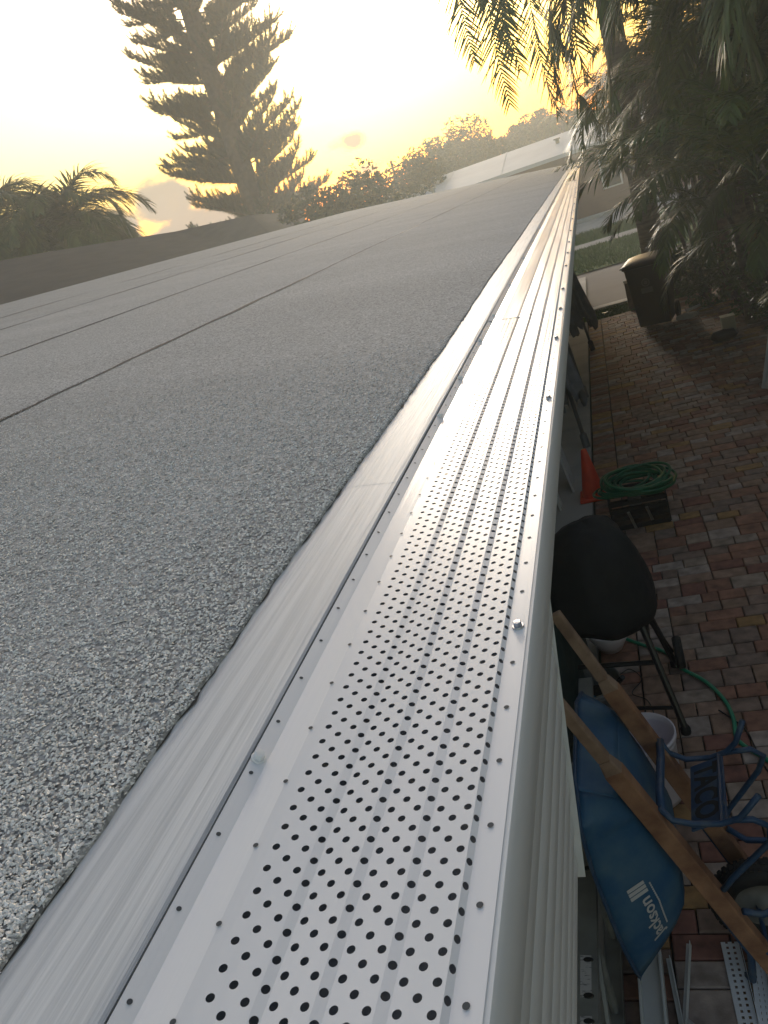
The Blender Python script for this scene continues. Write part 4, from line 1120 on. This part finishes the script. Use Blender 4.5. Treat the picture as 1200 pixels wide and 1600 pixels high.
umbrella((-.56, 8.0, GZ), (-.78, 8.5, GZ+2.1), 'closed grey umbrella nearest the traffic cone', .55, .13, 6)
umbrella((-.56, 9.85, GZ), (-.80, 10.2, GZ+2.1), 'middle one of the closed grey umbrellas against the wall', .9, .12, 6)
umbrella((-.44, 12.35, GZ), (-.72, 12.6, GZ+2.1), 'farthest closed grey umbrella, with a black foot', .42, .17, 7, True)
# --- white boards by the wall
for i, (y0, xx, lab, wd) in enumerate(((6.98, -.69, 'wide white board leaning on the wall behind the cone', .30), (6.55, -.80, 'narrow white board leaning behind the wide one', .16))):
    b = MB(); b.box((0,0,.55), (.02, wd, 1.1)); b.box((.012,0,.55), (.006, wd*.5, 1.08)); o = b.build('white_board', M['pvc'], bevel=.003); o.location = (xx, y0, GZ); o.rotation_euler = (0, rad(-7), 0); tag(o, lab, 'board', 'white boards against the wall')

# --- ladder lying on its side along the wall
t = thing('aluminium_ladder', 'dull aluminium ladder lying on its side along the wall with white stickers', 'ladder', (-.49, 1.6, GZ))
def crail(b, z0, up):
    s = 1 if up else -1
    b.box((0, 0, z0), (.066, 3.3, .004)); b.box((-.031, 0, z0-s*.014), (.004, 3.3, .026)); b.box((.031, 0, z0-s*.014), (.004, 3.3, .026))
b = MB(); crail(b, .50, True); rl = b.build('side_rail', M['alu'], t)
b = MB(); crail(b, .012, False); b.build('side_rail', M['alu'], t)
for k in range(11):
    b = MB(); b.tube([(0,-1.5+k*.3,.02),(0,-1.5+k*.3,.49)], .016, 8); b.build('rung', M['alu'], t)
for yy in (.78, .50, .14, -.06, .02):
    b = MB(); b.lathe([(0,.0035),(.010,.0035),(.012,0)], (.004,yy,.502), 12, f=lambda q,a: V((q.x*1.5, q.y*.8, q.z))); b.build('bolt', M['black'], rl)
for yy, ln in ((.085, .14), (-.13, .17)):
    b = MB(); b.box((-.004, yy, .5035), (.036, ln, .001)); b.build('sticker', M['label'], rl)
# diagonal stay seen between the rails
b = MB(); b.bar((.02,.28,.47),(.02,-.12,.05),.03,.012,up=(1,0,0)); b.build('diagonal_stay', M['alu'], t)

# --- offcuts of guard and trim on the pavers
def offcut(name, loc, L, rz, label, wd=.06, rx=0):
    t = thing(name, label, 'gutter guard offcut', loc, rz)
    b = MB(); n = int(L/.022)
    for s in (-1, 0, 1): b.box((s*wd*.5, 0, .004), (.016 if s else .014, L, .0016))
    for k in range(n): b.box((0, -L/2+.011+k*.022, .0043), (wd, .011, .0016))
    b.build('slotted_strip', M['guard'], t)
    b = MB(); b.box((wd*.5+.012,0,.012), (.002, L, .02)); b.build('edge_lip', M['guard'], t)
offcut('guard_offcut', (-.048, 1.86, GZ+.003), .64, rad(2), 'slotted white offcut lying beside the wheelbarrow wheel', .048)
offcut('guard_offcut', (.005, 1.84, GZ+.01), .62, rad(-4), 'second slotted white offcut half under the other', .034)
for i, (a, c, lab) in enumerate((((-.205,2.16),(-.262,1.80),'thin white trim lying from the tray nose towards the lens'), ((-.285,2.10),(-.262,1.82),'shorter white trim crossing to form a narrow V'))):
    b = MB(); b.bar((*a, GZ+.02), (*c, GZ+.02), .018, .012); b.bar((a[0]+.006,a[1],GZ+.03), (c[0]+.006,c[1],GZ+.03), .003, .03); o = b.build('white_trim', M['pvc'], bevel=.002); tag(o, lab, 'trim', 'white trim pieces on the pavers')
b = MB(); b.bar((-.352, 2.12, GZ+.03), (-.352, 1.5, GZ+.03), .09, .012); b.bar((-.312, 2.12, GZ+.045), (-.312, 1.5, GZ+.045), .01, .05); b.bar((-.392, 2.12, GZ+.045), (-.392, 1.5, GZ+.045), .01, .05)
o = b.build('downspout_offcut', M['pvc'], bevel=.003); tag(o, 'white channel offcut lying under the nose of the wheelbarrow', 'downspout')
b = MB(); rr = random.Random(9)
b.lathe([(0,.05),(.05,.045),(.09,.02),(.11,0)], n=18, f=lambda q,a: V((q.x*(1+.3*sin(5*a)), q.y*(1+.3*sin(4*a)), q.z+.01*sin(9*a)))); o = b.build('crumpled_wrapper', M['pvc']); o.location = (-.225, 1.76, GZ+.01); tag(o, 'crumpled white wrapper below the thin white trims', 'wrapper')

# --- wheeled bin
t = thing('wheeled_bin', 'dark wheeled rubbish bin with a pale round emblem by the hedge', 'bin', (.60, 12.95, GZ), rad(-14))
b = MB(); H_ = .98
def ringb(hw, hd, z, dy=0): return [(-hw,-hd+dy,z),(hw,-hd+dy,z),(hw,hd+dy,z),(-hw,hd+dy,z)]
b.v = ringb(.235,.24,.06)+ringb(.30,.33,H_)+ringb(.325,.355,H_)+ringb(.325,.355,H_+.035)
for k in (0,4,8):
    for i in range(4): b.f.append((k+i,k+(i+1)%4,k+4+(i+1)%4,k+4+i))
b.f.append((3,2,1,0)); body = b.build('body', M['bin'], t, bevel=.02)
b = MB(); b.lathe([(0,0)],n=3) if False else None
NL = 10
lid = MB()
for i in range(NL+1):
    yy = -.38 + .76*i/NL
    for k in range(9):
        xx = -.345+.69*k/8; zz = H_+.04 + .055*(1-(2*k/8-1)**4)*(1-(2*i/NL-1)**4) + .03*i/NL
        lid.v.append((xx, yy, zz))
for i in range(NL):
    for k in range(8): lid.f.append((i*9+k, i*9+k+1, (i+1)*9+k+1, (i+1)*9+k))
lid.build('lid', M['bin'], t, smooth=True, solid=.008)
for s in (-1,1):
    b = MB(); b.lathe([(0,-.025),(.12,-.025),(.13,-.01),(.13,.01),(.12,.025),(0,.025)], n=20); b.v = [(q[2]+s*.27, q[0]+.25, q[1]+.13) for q in b.v]; b.build('wheel', M['rubber'], t)
b = MB(); b.tube([(-.22,.36,H_-.02),(-.2,.44,H_),(.2,.44,H_),(.22,.36,H_-.02)], .016, 8); b.build('handle', M['bin'], t)
b = MB(); n_ = 24
def fy(z): return -(.24+.09*(z-.06)/(H_-.06)) - .004
cz = .74
for k in range(n_):
    a0, a1 = 2*pi*k/n_, 2*pi*(k+1)/n_
    for (r0, r1) in ((.045,.062),(0,.03)):
        P = [(r0*cos(a0), r0*sin(a0)), (r1*cos(a0), r1*sin(a0)), (r1*cos(a1), r1*sin(a1)), (r0*cos(a1), r0*sin(a1))]
        b.add([(x_-.02, fy(cz+z_), cz+z_) for x_, z_ in P], ((0,1,2,3),))
b.add([(x_-.02, fy(cz+z_), cz+z_) for x_, z_ in ((-.085,-.16),(.085,-.16),(.085,-.075),(-.085,-.075))], ((0,1,2,3),)); b.build('emblem', M['emblem'], body)

# --- small things by the hedge
t = thing('boundary_post', 'short brown post with a pale cap at the end of the drive', 'post', (.30, 14.75, GZ))
b = MB(); b.box((0,0,.24), (.13,.13,.48)); b.build('shaft', M['boot'], t, bevel=.01); b = MB(); b.box((0,0,.50), (.15,.15,.05)); b.build('cap', M['kerb'], t, bevel=.01)
b = MB(); b.box((0,0,.10), (.17,.15,.2)); b.box((0,0,.205), (.185,.165,.012)); o = b.build('utility_box', M['yellowlabel'], bevel=.006); o.location = (1.40, 11.45, GZ); tag(o, 'small cream box standing at the foot of the hedge', 'box')
b = MB(); b.lathe([(0,0),(.1,0),(.14,.06),(.1,.13),(0,.15)], n=16, f=lambda q,a: V((q.x*1.3, q.y*.8, q.z))); o = b.build('dark_rock', M['black'], smooth=True); o.location = (1.27, 11.0, GZ); tag(o, 'dark rounded rock in front of the small cream box', 'rock')
b = MB(); b.lathe([(0,0),(.16,0),(.14,.05),(.06,.07),(0,.075)], n=14, f=lambda q,a: V((q.x*(1+.2*sin(3*a)), q.y*.7, q.z))); o = b.build('pale_rock', M['kerb']); o.location = (1.02, 12.9, GZ); tag(o, 'pale flat rock on the pavers just right of the bin', 'rock')
b = MB(); b.tube([(0,0,0),(.22,.05,.03)], .022, 8); o = b.build('pipe_end', M['pvc']); o.location = (1.04, 13.15, GZ+.05); tag(o, 'short pale pipe poking out of the hedge beside the bin', 'pipe')
b = MB(); b.box((0,0,0), (.1,.05,.004)); o = b.build('paper_scrap', M['pvc']); o.location = (-.18, 14.85, GZ+.045); tag(o, 'white scrap of paper on the grass at the end of the drive', 'litter')
# white gate leaning open at the right edge
t = thing('white_gate', 'white framed gate panel standing at the right edge of the drive', 'gate', (1.30, 8.45, GZ))
b = MB(); b.bar((0,.18,0),(.27,.28,1.02),.045,.045,up=(0,1,0)); b.build('stile', M['pvc'], t)
b = MB(); b.bar((-.03,-.9,0),(.25,-.8,1.02),.045,.045,up=(0,1,0)); b.build('stile', M['pvc'], t)
for f in (.06,.5,.98):
    b = MB(); b.bar((.27*f+.01,.17+.1*f,1.02*f),(.27*f-.01,-.88+.1*f,1.02*f),.035,.035,up=(0,0,1)); b.build('rail', M['pvc'], t)
for k in range(7):
    yy = .05-k*.14; b = MB(); b.bar((.012,yy,.06),(.262,yy+.1,1.0),.10,.012,up=(1,0,0)); b.build('picket', M['pvc'], t)
round_tree((6.6, 1.5, GZ), 8.5, (3.0,3.4,3.0), 301, 'broad unseen tree over the garden wall, added to darken the gutter face')  # out-of-frame tree, added so the gutter's outer face gets less sky
# neighbour's garden wall behind the planting
t = thing('garden_wall', 'plain block wall hidden behind the palms on the right', 'wall', (4.75, 7, GZ))
b = MB(); b.box((0,0,.9),(.2,18,1.8)); b.build('wall_face', M['stucco'], t); b = MB(); b.box((0,0,1.83),(.26,18,.06)); b.build('coping', M['kerb'], t)

# ================================================================== HAZE
b = MB(); b.box((-8, 33, 10), (76, 90, 28))
hz = b.build('haze', None, kind='stuff')
b_ = hz.data.vertices
zmin = GZ-1.1
for v_ in b_:
    if v_.co.z < 0: v_.co.z = zmin
    else: v_.co.z = 29.5
hm = bpy.data.materials.new('evening_haze'); hm.use_nodes = True; hn = hm.node_tree.nodes; hn.clear()
ho = hn.new('ShaderNodeOutputMaterial'); pv = hn.new('ShaderNodeVolumePrincipled'); hm.node_tree.links.new(pv.outputs[0], ho.inputs['Volume'])
pv.inputs['Color'].default_value = (.90,.94,.89,1); pv.inputs['Density'].default_value = .0058; pv.inputs['Anisotropy'].default_value = .5
hz.data.materials.append(hm)
